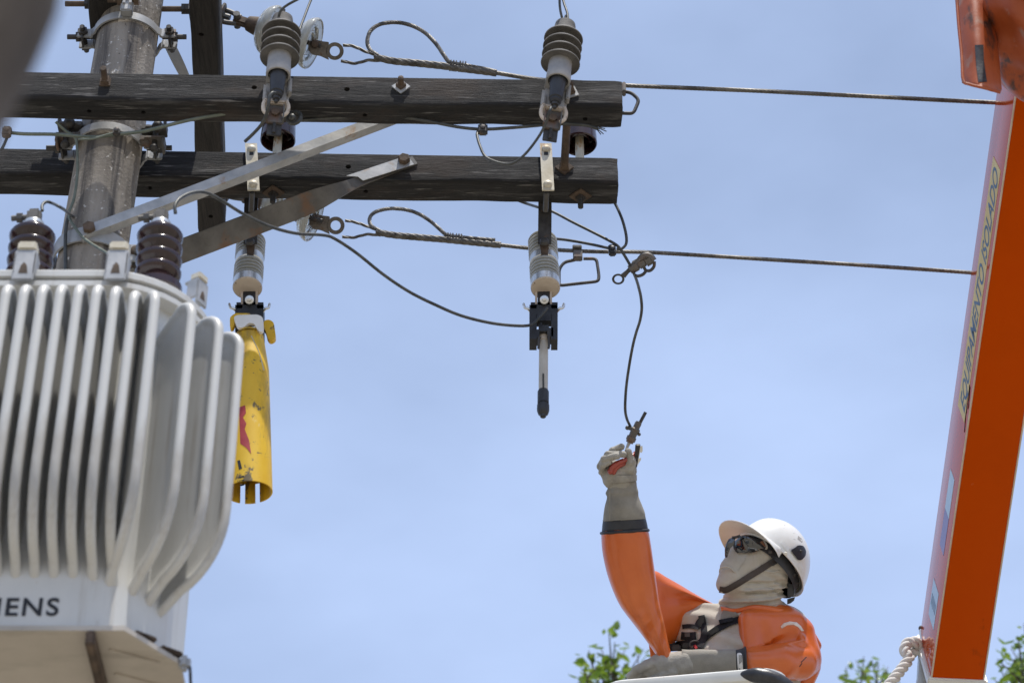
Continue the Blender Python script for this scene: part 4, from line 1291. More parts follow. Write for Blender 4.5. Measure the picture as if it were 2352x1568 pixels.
# lid clamps
def lid_clamp(p, ang, sc=1):
    e = thing('lid_clamp', 'x', None, Vector()); del e['label']
    m = MB()
    m.box((0, -.014, -.012), (.05, .010, .085), bev=.003); m.box((-.022, .004, .0), (.008, .04, .07), bev=.002); m.box((.022, .004, .0), (.008, .04, .07), bev=.002); m.box((0, .01, .034), (.05, .05, .010), bev=.002)
    obj('bracket', m, GALV, e)
    m = MB(); m.box((0, .0, .052), (.044, .036, .026), bev=.004); obj('nut_block', m, TANST, e)
    m = MB(); m.prism([(-.011, -.0185, -.036), (.011, -.0185, -.036), (.007, -.0185, -.012), (.0, -.0185, -.002), (-.007, -.0185, -.012)], (0, -.001, 0)); obj('slot', m, RUST, e)
    e.parent = T; e.location = p - ORG[T]; e.rotation_euler = (0, 0, ang); e.scale = (sc, sc, sc)
yl = TY0 - .042
for x, y, Y, an in ((59, 612, yl, 0), (270, 612, yl, 0), (455, 672, 4.80, R(58)), (-160, 612, yl, 0)):
    lid_clamp(W(x, y, Y), an, .8 if an else 1)
# base plate with cut corners and a foot rail
m = MB()
pf = [W(-700, 1430, TY0 - .006), W(288, 1437, TY0 - .006), W(413, 1501, 4.77), None, None, None]
zb = TZ0 - .004
hw = pf[2].x - TX
pl = [(TX - (pf[1].x - TX), TY0 - .012), (pf[1].x, TY0 - .012), (pf[2].x, 4.795), (pf[2].x, 5.17), (TX + .2, 5.31), (TX - .2, 5.31), (TX - hw, 5.17), (TX - hw, 4.795)]
secs = [[Vector((x, y, zb - .012)) for x, y in pl], [Vector((x, y, zb)) for x, y in pl]]
m.loft(secs); obj('base_plate', m, TDIRT, T)
m = MB(); a = W(212, 1434, TY0 - .004)
m.box((a.x + .0, 4.98, zb - .030), (.020, .66, .035), bev=.004); obj('foot_rail', m, RUST, T)
m = MB(); m.box((2 * TX - a.x, 4.98, zb - .030), (.020, .66, .035), bev=.004); obj('foot_rail', m, RUST, T)
for k in range(5):     # raised streaks imitating reflections on the base plate right of the rail
    m = MB(); x0, y0 = a.x + .03, 4.80 + .10 * k
    m.tube([(x0, y0 - .07, zb - .012), (x0 + .10, y0 - .015, zb - .012)], .007, 8, sq=.5); obj('reflection_streak', m, TDIRT, T)
for k in range(2):
    m = MB(); q = W(332 + 60 * k, 1462 + 34 * k, TY0 + .06 + .06 * k); m.box(q, (.055, .02, .012), (Vector((.8, .6, 0)), Vector((-.6, .8, 0)), UPV), bev=.004); obj('rust_patch', m, RUST, T)
# lifting lug and its bail at the right of the base
m = MB(); q = W(424, 1523, 4.80); m.box(q, (.026, .03, .034), bev=.008); obj('lifting_lug', m, GALV, T)
m = MB(); m.tube([W(436, 1530, 4.80), W(437, 1545, 4.80), W(438, 1570, 4.80), W(438, 1620, 4.80)], .0035, 8); obj('bail', m, DIRON, T)
# lettering on the tank
def text_mesh(body, size, ext=.0006, shear=0, bold=.0, align='LEFT', sx=1):
    cu = bpy.data.curves.new('t', 'FONT'); cu.body = body; cu.size = size; cu.extrude = ext; cu.shear = shear; cu.offset = bold; cu.align_x = align; cu.space_character = sx
    o = bpy.data.objects.new('t', cu); COL.objects.link(o)
    dg = bpy.context.evaluated_depsgraph_get(); dg.update()
    me = bpy.data.meshes.new_from_object(o.evaluated_get(dg))
    mb = MB(); mb.add([v.co.copy() for v in me.vertices], [tuple(p.vertices) for p in me.polygons])
    bpy.data.objects.remove(o); bpy.data.meshes.remove(me); bpy.data.curves.remove(cu)
    return mb
tm = text_mesh('SIEMENS', .062, bold=.0011, align='RIGHT', sx=1.16)
q = W(133, 1412, TY0 - .0012)
hx = max(v.x for v in tm.v)
for v in tm.v:
    x, y, z = v; v.x, v.y, v.z = q.x + (x - hx) * 1.0, q.y - z, q.z + y
obj('lettering', tm, INK, T)
# rear mounting arms to the pole
m = MB()
for z in (3.6 + CAMZ, 3.05 + CAMZ):
    m.box((TX, 5.45, z), (.10, .34, .05), bev=.005)
obj('mounting_bracket', m, GALV, T)

# ------------------------------------------------------------------ aerial lift boom
A0 = W(2138, 1556, 7.50); A1 = W(2332, 215, 5.66)
BA = (A1 - A0).normalized(); BX = Vector((1, 0, 0)); BX = (BX - BA * BX.dot(BA)).normalized()
BU = BX.cross(BA) * -1
if BU.z < 0: BU = -BU
BWd = (W(2262, 1556, 7.5) - A0).dot(BX); BH = .27
BL = (A1 - A0).length + 1.3
bo = thing('lift_boom', 'orange fibreglass box boom of the aerial lift, slanting up along the right edge', 'boom', A0)
m = MB(); secs = []
r = .012
for i in range(25):
    o = A0 + BA * (BL * i / 24); ring = []
    for cx_, cy_, a0 in ((r, r, 180), (BWd - r, r, 270), (BWd - r, BH - r, 0), (r, BH - r, 90)):
        for j in range(5):
            a = R(a0 + 90 * j / 4); ring.append(o + BX * (cx_ + r * math.cos(a)) + BU * (cy_ + r * math.sin(a)))
    secs.append(ring)
m.loft(secs); obj('box_beam', m, FIB, bo)
for cx_, nm in ((0, 'l'), (BWd, 'r')):
    m = MB(); s_ = 1 if cx_ == 0 else -1
    m.tube([A0 + BX * (cx_ + s_ * .0025) + BU * .0025 + BA * (BL * i / 6) for i in range(7)], .0032, 6); obj('edge_bead', m, EDGE, bo)
m = MB(); c = A0 + BX * (BWd / 2) + BU * (BH / 2) - BA * .012; m.box(c, (BWd + .022, .03, BH + .02), (BX, BA, BU), bev=.005); obj('end_collar', m, GEL, bo)
bfn = -BX
def bleft(x, y, off=.0): return PI(x, y, A0 + bfn * off, bfn)
def bfp(s, u, off=.0015): return A0 + BA * s + BU * u + bfn * off
def ston(y):      # distance along the boom of the near lower edge at picture row y
    lo, hi = -.5, BL
    for _ in range(40):
        md = (lo + hi) / 2
        if px(A0 + BA * md)[1] > y: lo = md
        else: hi = md
    return lo
def sticker(y_lo, y_hi, u0, u1, mat, name, slant=.05, thick=.0012):
    s0, s1 = ston(y_lo), ston(y_hi); m = MB()
    m.prism([bfp(s0, u0, .0), bfp(s1, u0, 0), bfp(s1, u1, 0), bfp(s0, u1, 0)], bfn * thick)
    o = obj(name, m, mat, bo); return s0, s1
s0, s1 = sticker(985, 405, .045, .175, STICK, 'notice_sticker')
tm = text_mesh('EQUIPAMENTO ISOLADO', .135, ext=.0003, shear=.25, bold=.0012)
wx = max(v.x for v in tm.v); Ls = (s1 - s0) * .955
for v in tm.v:
    x, y, z = v; p = bfp(s0 + (s1 - s0) * .025 + x * Ls / wx, .062 + y * .92, .0018 + z * .6); v.x, v.y, v.z = p
obj('sticker_lettering', tm, BLUEI, bo)
sticker(1215, 1125, .07, .15, PALES, 'maker_sticker'); sticker(1300, 1216, .07, .15, VIOS, 'maker_sticker')
s0, s1 = sticker(1468, 1385, .06, .17, PALES, 'data_sticker')
for k in range(5):
    m = MB(); u = .075 + .018 * k; m.prism([bfp(s0 + .05, u, .0013), bfp(s1 - .05, u, .0013), bfp(s1 - .05, u + .007, .0013), bfp(s0 + .05, u + .007, .0013)], bfn * .0004); obj('print_line', m, BLUEI, bo)
for k, (y, u, l) in enumerate(((930, .03, .05), (945, .02, .07), (960, .035, .05), (1000, .025, .06))):
    m = MB(); s = ston(y); m.tube([bfp(s, u, .0005), bfp(s + l, u + .018, .0005)], .003, 5, sq=.4); obj('scuff_mark', m, INK, bo)
# aluminium end bracket
t = thing('boom_bracket', 'triangular aluminium bracket on the lower end of the boom with the rope', 'bracket', W(2125, 1540, 7.5))
m = MB(); P = [bleft(2114, 1442, .012), bleft(2140, 1560, .012), bleft(2142, 1640, .012), bleft(2100, 1640, .012), bleft(2103, 1560, .012)]
tri = [(2116, 1440), (2122, 1452), (2137, 1560), (2140, 1660), (2085, 1660), (2105, 1560), (2112, 1448)]
m.prism([W(x, y, 7.62) for x, y in tri], Vector((0, -.012, 0)) + BX * .004); obj('plate', m, ALU, t)
m = MB(); P = [W(2117, 1446, 7.60), W(2127, 1505, 7.60), W(2137, 1562, 7.60), W(2140, 1660, 7.6)]; m.tube(P, .010, 8); obj('rolled_edge', m, ALU, t)
m = MB(); m.bolt(W(2133, 1552, 7.585), (0, -1, 0), .009, .012); m.sphere(W(2116, 1442, 7.6), .010, n=8); obj('bolt', m, DIRON, t)
# rope
m = MB(); yr = 7.58
lp = [(2094, 1498), (2106, 1494), (2111, 1484), (2106, 1475), (2094, 1473), (2083, 1478), (2078, 1490), (2082, 1502), (2089, 1506), (2084, 1518), (2072, 1534), (2058, 1552), (2042, 1572), (2020, 1600), (1998, 1640)]
P = rope_len(cat([W(x, y, yr + (.03 if i < 3 else 0)) for i, (x, y) in enumerate(lp)], 8), .004)
m.rope(P, .0165, 3, .075, 8, fill=.6)
obj('rope', m, ROPEM, label='thick white twisted rope with blue flecks tied to the boom bracket', cat='rope', angle=80)

# dirty vinyl cover round the upper end of the boom
t = thing('boom_cover', 'dirty orange vinyl cover wrapped round the upper boom, top right corner', 'cover', W(2290, 120, 5.4))
def pleat(p, k): return noise.noise(p * k)
m = MB(); secs = []
for i in range(40):
    f = i / 39; ring = []
    yb_ = 236 - 420 * f
    c = W(2398 + 10 * f, yb_ - 22, 5.50 - .55 * f)
    rx = .118 + .05 * min(1, f * 5) ; rz = .15 + .03 * min(1, f * 4)
    if i == 0: rx *= .9; rz *= .9
    for k in range(56):
        a = 2 * math.pi * k / 56
        d = BX * math.cos(a) * rx + BU * math.sin(a) * rz
        p = c + d
        wr = 1 + .14 * noise.noise(Vector((p.x * 5, p.y * 9 + p.z * 9, p.z * 4))) + .10 * math.sin(f * 34 + 3.2 * math.sin(a * 1.4) + 4 * noise.noise(p * 5)) * .55
        ring.append(c + d * wr)
    secs.append(ring)
m.loft(secs); obj('wrap', m, TARP, t, angle=80)
m = MB(); fl_ = [(2194, -40), (2195, 10), (2200, 60), (2204, 110), (2209, 160), (2210, 184), (2217, 191), (2240, 195), (2268, 203), (2300, 212), (2296, 170), (2290, 120), (2285, 60), (2282, 0), (2280, -40)]
m2 = MB()
cols = []
for i in range(15):
    f = i / 14; y = -40 + f * 245
    xl = 2194 + 17 * min(1, f * 1.05); xr = 2281 + 20 * f
    row = []
    for j in range(9):
        g_ = j / 8; yy = min(y, 186 + 26 * g_)
        p = W(xl + (xr - xl) * g_, yy, 5.22 - .09 * g_ * 0 + .10 * (1 - math.cos((g_ - .5) * 2.2)) )
        row.append(p + Vector((0, .006 * noise.noise(p * 14), 0)))
    cols.append(row)
vs = [p for r_ in cols for p in r_] + [p + Vector((0, .008, 0)) for r_ in cols for p in r_]; nn = 9; off = 15 * 9; fs = []
for i in range(14):
    for j in range(8):
        a = i * nn + j; fs += [(a, a + 1, a + nn + 1, a + nn), (a + off, a + nn + off, a + nn + 1 + off, a + 1 + off)]
for i in range(14):
    for j in (0, 8):
        a = i * nn + j; fs.append((a, a + nn, a + nn + off, a + off))
for j in range(8):
    a = 14 * nn + j; fs.append((a, a + 1, a + 1 + off, a + off))
m2.add(vs, fs); fo = obj('flap', m2, TARP, t, angle=80)
ft_ = bvh(m2)
obj('velcro_patch', patch([(2239, 104), (2259, 103), (2260, 140), (2267, 188), (2247, 189), (2242, 150)], lambda x, y: hit(ft_, x, y), .001, .002, 8), BLK, t)
m = MB(); m.tube(cat([W(x, y, 5.20) for x, y in ((2196, -20), (2202, 60), (2209, 130), (2212, 184), (2226, 194), (2262, 203), (2298, 213))], 5), .0045, 6); obj('hem', m, TARP, t, angle=80)

# ------------------------------------------------------------------ bucket
ba = W(1440, 1567, 6.86); bb_ = W(1712, 1552, 6.80); bb_.z = ba.z
bdx = (bb_ - ba); bdx.z = 0; bdx.normalize(); bdy = Vector((-bdx.y, bdx.x, 0))
bl = ba - bdx * .06; BWW, BDD, BHH = .520, .60, 1.02
t = thing('lift_bucket', 'white fibreglass aerial lift bucket under the lineman', 'bucket', bl + bdx * BWW / 2 + bdy * BDD / 2 - UPV * BHH)
def brect(o, z, r=.07, k=5):
    P = []
    for cx_, cy_, a0 in ((BWW + o - r, -o + r, -90), (BWW + o - r, BDD + o - r, 0), (-o + r, BDD + o - r, 90), (-o + r, -o + r, 180)):
        for i in range(k + 1):
            a = R(a0 + 90 * i / k); P.append(bl + bdx * (cx_ + r * math.cos(a)) + bdy * (cy_ + r * math.sin(a)) + UPV * z)
    return P
m = MB(); m.loft([brect(-.04, -BHH), brect(-.02, -.10), brect(-.02, -.02), brect(-.028, -.02), brect(-.03, -.10), brect(-.05, -BHH + .01)]); obj('shell', m, GEL, t)
m = MB(); m.loft([brect(-.02, -.045), brect(.022, -.04), brect(.028, -.03), brect(.028, -.008), brect(.02, .0), brect(-.02, .0), brect(-.028, -.008), brect(-.028, -.04)], cap=False); obj('rim', m, GEL, t)
# black vinyl pad over the rim
m = MB(); secs = []
pth = cat([W(1686, 1555, 6.80), W(1710, 1550, 6.78), W(1738, 1550, 6.77), W(1768, 1556, 6.77), W(1798, 1570, 6.78), W(1825, 1592, 6.8)], 5)
for i, (p, (tt, u, v)) in enumerate(zip(pth, frames(pth))):
    f = i / (len(pth) - 1); w_ = .004 + .020 * min(1, f * 2.6); n_ = (CAM - p).normalized(); sd = tt.cross(n_).normalized()
    secs.append([p + (sd * math.cos(a) * w_ + n_ * math.sin(a) * (.008 + .018 * min(1, f * 2))) * (1 + .12 * noise.noise(p * 30 + Vector((a, 0, 0)))) for a in [2 * math.pi * k / 20 for k in range(20)]])
m.loft(secs); obj('rim_pad', m, BLK, label='black vinyl pad folded over the white bucket rim', cat='pad', angle=80)
# ------------------------------------------------------------------ the lineman
HF = Vector((-.66, .64, .39)); HU = Vector((.48, .76, -.44))
def C2W(v):            # picture axes (right, up, towards the camera) to world
    n = (CAM - W(1760, 1300, 7.2)).normalized(); r_ = Vector((1, 0, 0)); r_ = (r_ - n * r_.dot(n)).normalized(); u_ = n.cross(r_)
    return r_ * v.x + u_ * v.y + n * v.z
HFw = C2W(HF).normalized(); HUw = C2W(HU); HUw = (HUw - HFw * HUw.dot(HFw)).normalized(); HLw = HUw.cross(HFw)
HC = W(1774, 1279, 7.20); HD = depth(HC)
SC = HD / FPX          # metres per picture unit at the head
def Hp(x, y, t): return Wd(x, y, HD - t)
def hl(f, l, u): return HC + HFw * f + HLw * l + HUw * u
pr = thing('person', 'lineman in white hard hat and orange rubber sleeves reaching up from the bucket', 'person', W(1700, 1560, 7.2) - Vector((0, 0, 1.0)))
nk0 = Hp(1736, 1338, .015); nk1 = Hp(1728, 1400, .01)
def body(p):
    d = ell(p, hl(-.005, 0, -.005), (HFw, HLw, HUw), (.1, .078, .10))
    d = smin(d, cone(p, Hp(1752, 1272, .035), Hp(1690, 1322, .075), .072, .048), .03)
    d = smin(d, cone(p, Hp(1668, 1341, .095), Hp(1690, 1330, .08), .030, .04), .025)
    d = smin(d, cone(p, Hp(1692, 1262, .06), Hp(1671, 1298, .085), .026, .0185), .022)
    d = smin(d, cone(p, Hp(1671, 1304, .082), Hp(1667, 1340, .093), .0205, .0265), .022)
    d = smin(d, cone(p, Hp(1690, 1300, .085), Hp(1686, 1330, .09), .028, .030), .022)
    d = smin(d, cone(p, Hp(1776, 1305, .03), Hp(1706, 1338, .06), .062, .045), .03)
    d = smin(d, cone(p, nk0, nk1, .088, .104), .035)
    # crease of the hood above the upper lip
    # hood folds round the neck
    ax = np.array((nk1 - nk0).normalized(), np.float32); q = (p - np.array(nk0, np.float32)) @ ax
    sx = p[..., 0]; mk = np.clip((q + .045) / .05, 0, 1) * np.clip((.16 - q) / .03, 0, 1) * np.clip((np.linalg.norm(p - np.array(Hp(1668, 1335, .10), np.float32), axis=-1) - .045) / .03, 0, 1)
    ph = q * 175 + 2.6 * nz3(p, 22, 3) + sx * 30
    d = d - .0062 * mk * np.sin(ph + 2 * nz3(p, 14, 31)) - .006 * mk * np.sin(ph * 1.9 + 3 * nz3(p, 30, 6))
    mk2 = np.exp(-(np.linalg.norm(p - np.array(Hp(1775, 1340, .06), np.float32), axis=-1) / .062) ** 2)
    ax2 = np.array((HFw * .25 + HUw * .95 + HLw * .1), np.float32)
    d = d - .0048 * mk2 * np.sin((p @ ax2) * 230 + 4 * nz3(p, 16, 41))
    mk3 = np.exp(-(np.linalg.norm(p - np.array(Hp(1735, 1290, .1), np.float32), axis=-1) / .05) ** 2)
    d = d - .0020 * mk3 * np.sin((p @ np.array(HFw * .7 - HUw * .7, np.float32)) * 160 + 5 * nz3(p, 20, 43))
    d = d - .0016 * np.sin(nz3(p, 38, 5) * 5)
    # torso
    tc_ = Wd(1698, 1535, HD - .02)
    d2 = ell(p, tc_ + Vector((0, .03, 0)), ((1, 0, 0), (0, math.cos(R(24)), -math.sin(R(24))), (0, math.sin(R(24)), math.cos(R(24)))), (.195, .135, .245))
    d2 = smin(d2, cone(p, Wd(1600, 1438, HD + .02), Wd(1800, 1445, HD + .0), .075, .085), .06)
    d2 = smin(d2, cone(p, tc_, tc_ - Vector((.16, .0, .35)), .18, .150), .08)
    f2 = np.sin((p @ np.array((.35, -.2, 1), np.float32)) * 115 + 5 * nz3(p, 13, 9))
    d2 = d2 - .0075 * f2 * np.clip(.4 + nz3(p, 9, 2), 0, 1.2) - .002 * np.sin(nz3(p, 30, 8) * 6)
    d = smin(d, d2, .03)
    return d
lo = W(1500, 1568, 7.2); 
bm_ = nets(body, (.34, 6.95, CAMZ + 2.98 + .45), (1.03, 7.42, CAMZ + 4.92), .0048)
BODY = bm_
bt = bvh(bm_)
obj('body', bm_, CLOTH, pr, angle=180)
def bs(x, y): return hit(bt, x, y)
z1 = lambda x, y: (1548.4 + x / 6.316, 1166.2 + y / 6.316)
# raised seam of the hood over the mouth
m = MB(); P = [Hp(*z1(x, y), t_) for x, y, t_ in ((655, 930, .105), (670, 880, .115), (730, 850, .122), (800, 862, .125), (860, 910, .125), (920, 968, .122))]
m.tube(cat(P, 4), [.0015 + .0016 * math.sin(math.pi * i / 20) for i in range(21)], 8); obj('hood_seam', m, CLOTH, pr, angle=180)
m = MB(); P = [bs(*z1(*q)) for q in ((1075, 670), (1040, 730), (1000, 800), (960, 860), (940, 905))]
P = [p + (CAM - p).normalized() * .0012 for p in P if p]
if len(P) > 2: m.tube(cat(P, 4), .0009, 6); obj('hood_stitching', m, CLOTH, pr, angle=180)
m = MB(); P = [bs(*z1(*q)) for q in ((1180, 860), (1300, 905), (1420, 930), (1540, 905))]
P = [p for p in P if p]
if len(P) > 2: m.tube(cat([p - (CAM - p).normalized() * .0006 for p in P], 5), [.001] + [.0036] * (5 * (len(P) - 1) - 1) + [.001], 8); obj('hood_crease', m, CLOTH, pr, angle=180)
# skin seen beside the glasses
obj('face_skin', patch([z1(*q) for q in ((1060, 420), (1150, 400), (1230, 420), (1300, 490), (1335, 560), (1310, 590), (1240, 590), (1160, 640), (1060, 560))], bs, .0015, .001, 6), SKIN, pr, angle=180)
# hood edge round the eye opening
m = MB(); P = [bs(*z1(*q)) for q in ((1020, 400), (1120, 378), (1220, 395), (1300, 465), (1345, 555), (1325, 600))]
P = [p for p in P if p]
if len(P) > 2: m.tube(cat([p + (CAM - p).normalized() * .003 for p in P], 4), .0035, 8); obj('hood_hem', m, CLOTH, pr, angle=180)
# glasses
g_ = thing('sunglasses', '', None, pr.location); g_.parent = pr; g_.location = (0, 0, 0); ORG[g_] = ORG[pr]
def lens_surf(c, rx, ry, rz):
    def f(x, y):
        o = CAM; d = ray(x, y).normalized(); A = Matrix((HFw / rx, HLw / ry, HUw / rz))
        oo = A @ (o - c); dd = A @ d
        a = dd.dot(dd); b = 2 * oo.dot(dd); cc = oo.dot(oo) - 1; D = b * b - 4 * a * cc
        if D < 0: return None
        return o + d * ((-b - math.sqrt(D)) / (2 * a))
    return f
le = lens_surf(Hp(*z1(1130, 560), .045), .078, .075, .058)
def over_face(f, off):
    def g(x, y):
        a = f(x, y); b = bs(x, y)
        if b is None: return a
        b = b + (CAM - b).normalized() * off
        return b if a is None or (b - CAM).length < (a - CAM).length else a
    return g
obj('near_lens', patch([z1(*q) for q in ((868, 560), (880, 480), (960, 402), (1010, 396), (1090, 412), (1180, 480), (1270, 545), (1325, 582), (1300, 596), (1215, 590), (1235, 615), (1150, 643), (1040, 648), (920, 645), (890, 600))], over_face(le, .006), .0, .003, 5), LENS, g_, angle=180)
lf = lens_surf(Hp(*z1(850, 590), .055), .07, .07, .07)
obj('far_lens', patch([z1(*q) for q in ((735, 690), (733, 600), (752, 520), (790, 450), (840, 422), (895, 428), (875, 480), (860, 540), (820, 580), (795, 640), (770, 715), (740, 715))], over_face(lf, .006), .0, .003, 5), LENS, g_, angle=180)
m = MB(); m.tube(cat([Hp(*z1(x, y), .115) for x, y in ((840, 428), (900, 420), (960, 402))], 4), .0045, 8)
m.tube(cat([Hp(*z1(x, y), t_) for x, y, t_ in ((870, 470, .118), (868, 560, .118), (890, 610, .118), (925, 645, .115))], 4), .0028, 6); obj('bridge', m, BLACK, g_)
m = MB(); m.tube(cat([Hp(*z1(x, y), t_) for x, y, t_ in ((1100, 430, .112), (1200, 490, .105), (1300, 575, .095), (1400, 640, .085))], 4), [.004] * 8 + [.0035] * 5, 8, sq=.6); obj('temple_arm', m, BLACK, g_)

# helmet
hm = thing('hard_hat', '', None, pr.location); hm.parent = pr; hm.location = (0, 0, 0); ORG[hm] = ORG[pr]
def hpt(a, e, s=1.0):
    """helmet shell: azimuth a (0 front, +left), elevation e"""
    ca, sa = math.cos(a), math.sin(a); ce, se = math.cos(e), math.sin(e)
    rx = .138 if ca > 0 else .142; ry = .118; rz = .132
    pw_ = .92
    return hl(rx * s * ca * ce ** pw_ - .004, ry * s * sa * ce ** pw_, rz * s * se - .004)
def rimz(a):   # the rim dips at the back
    return -.006 - .030 * (.5 - .5 * math.cos(a)) ** 1.3
m = MB(); NA, NE = 72, 18
outer = []; inner = []
for side, s in ((0, 1.0), (1, .965)):
    rings = []
    for j in range(NE + 1):
        e = (math.pi / 2) * (j / NE) * .995; ring = []
        for k in range(NA):
            a = 2 * math.pi * k / NA
            p = hpt(a, e, s)
            dz = rimz(a) * (1 - j / NE) ** 1.5
            rg = 0
            if side == 0:                         # low crown ridges
                lat = HLw.dot(p - HC)
                rg = .0028 * math.exp(-(lat / .012) ** 2) * math.sin(min(1, e * 2) * math.pi / 2)
            ring.append(p + HUw * (dz + rg))
        rings.append(ring)
    (outer if side == 0 else inner).extend(rings)
rows_ = outer[::-1]
m.loft(rows_, cap=False)
m.loft([outer[0], [p + (p - HC).normalized() * .0045 - HUw * .001 for p in outer[0]], [p + (p - HC).normalized() * .0045 - HUw * .006 for p in outer[0]], [p - HUw * .007 for p in outer[0]], inner[0]], cap=False)
m.v.append(hpt(0, math.pi / 2)); c_ = len(m.v) - 1
m.f += [(k, (k + 1) % NA, c_) for k in range(NA)]; m.m += [0] * NA
obj('shell', m, HELM, hm, angle=60)
m = MB(); m.loft(inner, cap=False); obj('shell_lining', m, BRIMU, hm, angle=60)
# brim
mu = MB(); mt_ = MB(); top_, bot_ = [], []
for j in range(7):
    f = j / 6; rt = []
    for k in range(33):
        a = R(-74 + 148 * k / 32); p0 = outer[0][0]; base = hpt(a, 0) + HUw * rimz(a)
        ext = .078 * (math.cos(a * 90 / 74) ** .62 if abs(a) < R(73.9) else 0)
        dirn = (HFw * math.cos(a * .62) + HLw * math.sin(a * .62)).normalized()
        rt.append(base + dirn * ext * f - HUw * (.012 * f * f + .016 * f * (abs(a) / R(74)) ** 2) + HUw * .004)
    top_.append(rt)
bot_ = [[p - HUw * .004 for p in r_] for r_ in top_]
def grid(m_, rows__, flip=False):
    n = len(rows__[0]); vs = [p for r_ in rows__ for p in r_]; fs = []
    for i in range(len(rows__) - 1):
        for k in range(n - 1): fs.append((i * n + k, i * n + k + 1, (i + 1) * n + k + 1, (i + 1) * n + k))
    m_.add(vs, fs)
grid(mt_, top_ + [[p - HUw * .002 + (p - HC).normalized() * .002 for p in top_[-1]], bot_[-1]]); obj('brim', mt_, HELM, hm, angle=70)
grid(mu, bot_); obj('brim_underside', mu, BRIMU, hm, angle=70)
# sweatband
m = MB(); rr_ = []
for k in range(73):
    a = 2 * math.pi * k / 72; q = hl(.127 * math.cos(a) - .003, .100 * math.sin(a), -.046 - .024 * (.5 - .5 * math.cos(a)))
    rr_.append([q, q + HUw * .036, q + HUw * .036 - (q - HC).normalized() * .003, q - (q - HC).normalized() * .003])
m.loft(rr_, cap=False); obj('sweatband', m, BOOT, hm)
for a in (40, 62, 118, 140):
    m = MB(); q = hl(.128 * math.cos(R(a)), .102 * math.sin(R(a)), -.040); nrm_ = (q - hl(0, 0, -.02)).normalized(); m.lathe([(0, .004), (.006, .003), (.008, 0)], q, nrm_, 12)
    obj('rivet', m, DIRON, hm)
# accessory slot cover
hs = bvh(MB().loft(outer, cap=False))
def hsf(x, y): return hit(hs, x, y)
obj('slot_cover', patch(rounded([z1(*q) for q in ((1690, 610), (1760, 570), (1800, 535), (1880, 545), (1918, 620), (1910, 690), (1850, 755), (1800, 755))], 4), hsf, .001, .007, 4), BLACK, hm, angle=50)
q = hsf(*z1(1835, 628))
if q: m = MB(); m.lathe([(0, .002), (.004, .002), (.0055, 0)], q + (CAM - q).normalized() * .008, (CAM - q), 12); obj('screw', m, DIRON, hm)
obj('raised_pad', patch([z1(*q) for q in ((1545, 505), (1592, 460), (1690, 575), (1640, 632))], hsf, .0, .003, 4), HELM, hm, angle=50)
obj('raised_pad', patch([z1(*q) for q in ((1785, 830), (1830, 790), (1885, 880), (1860, 930))], hsf, .0, .003, 4), HELM, hm, angle=50)
obj('worn_decal', patch([z1(*q) for q in ((1800, 400), (1850, 440), (1865, 490), (1850, 500), (1790, 450))], hsf, .0, .0006, 4), COLLAR, hm, angle=50)
# chin strap
near = bvh(MB().loft(outer, cap=False))
def face_or(x, y, t_): 
    h = bs(x, y)
    return h if h else Hp(x, y, t_)
obj('chin_strap', patch(strip([z1(*q) for q in ((1620, 660), (1500, 740), (1380, 810), (1240, 900), (1100, 985), (950, 1080), (830, 1150), (740, 1190), (655, 1180))], 14.5), lambda x, y: face_or(x, y, .08), .002, .002, 5), STRAPM, hm, angle=60)
obj('rear_strap', patch(strip([z1(*q) for q in ((1600, 700), (1670, 800), (1705, 900), (1695, 1010), (1690, 1130), (1690, 1290))], 14), lambda x, y: face_or(x, y, .05), .002, .002, 5), BOOT, hm, angle=60)
m = MB(); kx = [z1(*q) for q in ((1375, 765), (1465, 705), (1525, 785), (1432, 842))]; kc = [z1(*q) for q in ((1405, 770), (1462, 735), (1495, 785), (1435, 815))]
def kp(q): h = bs(*q) or Hp(*q, .07); return h + (CAM - h).normalized() * .006
m.ring([kp(q) for q in kx], [kp(q) for q in kc], (CAM - kp(kx[0])).normalized() * .004); obj('buckle', m, BLACK, hm)
m = MB(); q = Hp(*z1(1617, 660), .118); m.lathe([(0, .003), (.005, .003), (.0065, 0)], q, CAM - q, 14); obj('strap_anchor', m, BRIMU, hm)
m = MB(); m.prism([Hp(*z1(*q), .04) for q in ((1640, 1320), (1700, 1300), (1755, 1290), (1740, 1340), (1690, 1380), (1640, 1395))], (CAM - HC).normalized() * -.01); obj('nape_adjuster', m, BOOT, hm)

# ---------------- sleeves (lofted rubber)
def ploft(secs, n=28, wr=0, seed=0, sq=2.2, cap=True):
    """secs: (xl, yl, xr, yr, depth offset, thickness) across the sight line"""
    rings = []
    for i, (xl, yl, xr, yr, t_, th) in enumerate(secs):
        a = Wd(xl, yl, HD - t_); b = Wd(xr, yr, HD - t_); c = (a + b) / 2; h = (b - a) / 2; nn = (CAM - c).normalized()
        ring = []
        for k in range(n):
            an = 2 * math.pi * k / n; ca, sa = math.cos(an), math.sin(an)
            ca2 = math.copysign(abs(ca) ** (2 / sq), ca); sa2 = math.copysign(abs(sa) ** (2 / sq), sa)
            p = c + h * ca2 + nn * (th * sa2)
            if wr: p = p + nn * (wr * noise.noise(p * 18 + Vector((seed, 0, 0))) * sa)
            ring.append(p)
        rings.append(ring)
    return rings
def smooth_secs(secs, sub=5):
    A = np.array(secs, float); Q = np.vstack([2 * A[0] - A[1], A, 2 * A[-1] - A[-2]]); o = []
    for i in range(1, len(Q) - 2):
        a, b, c, d = Q[i - 1:i + 3]
        for k in range(sub):
            t_ = k / sub; o.append(tuple(.5 * (2 * b + (c - a) * t_ + (2 * a - 5 * b + 4 * c - d) * t_ ** 2 + (3 * b - a - 3 * c + d) * t_ ** 3)))
    o.append(tuple(A[-1])); return o
AR = HD - depth(W(1435, 1222, 6.95))        # forearm offset towards the camera
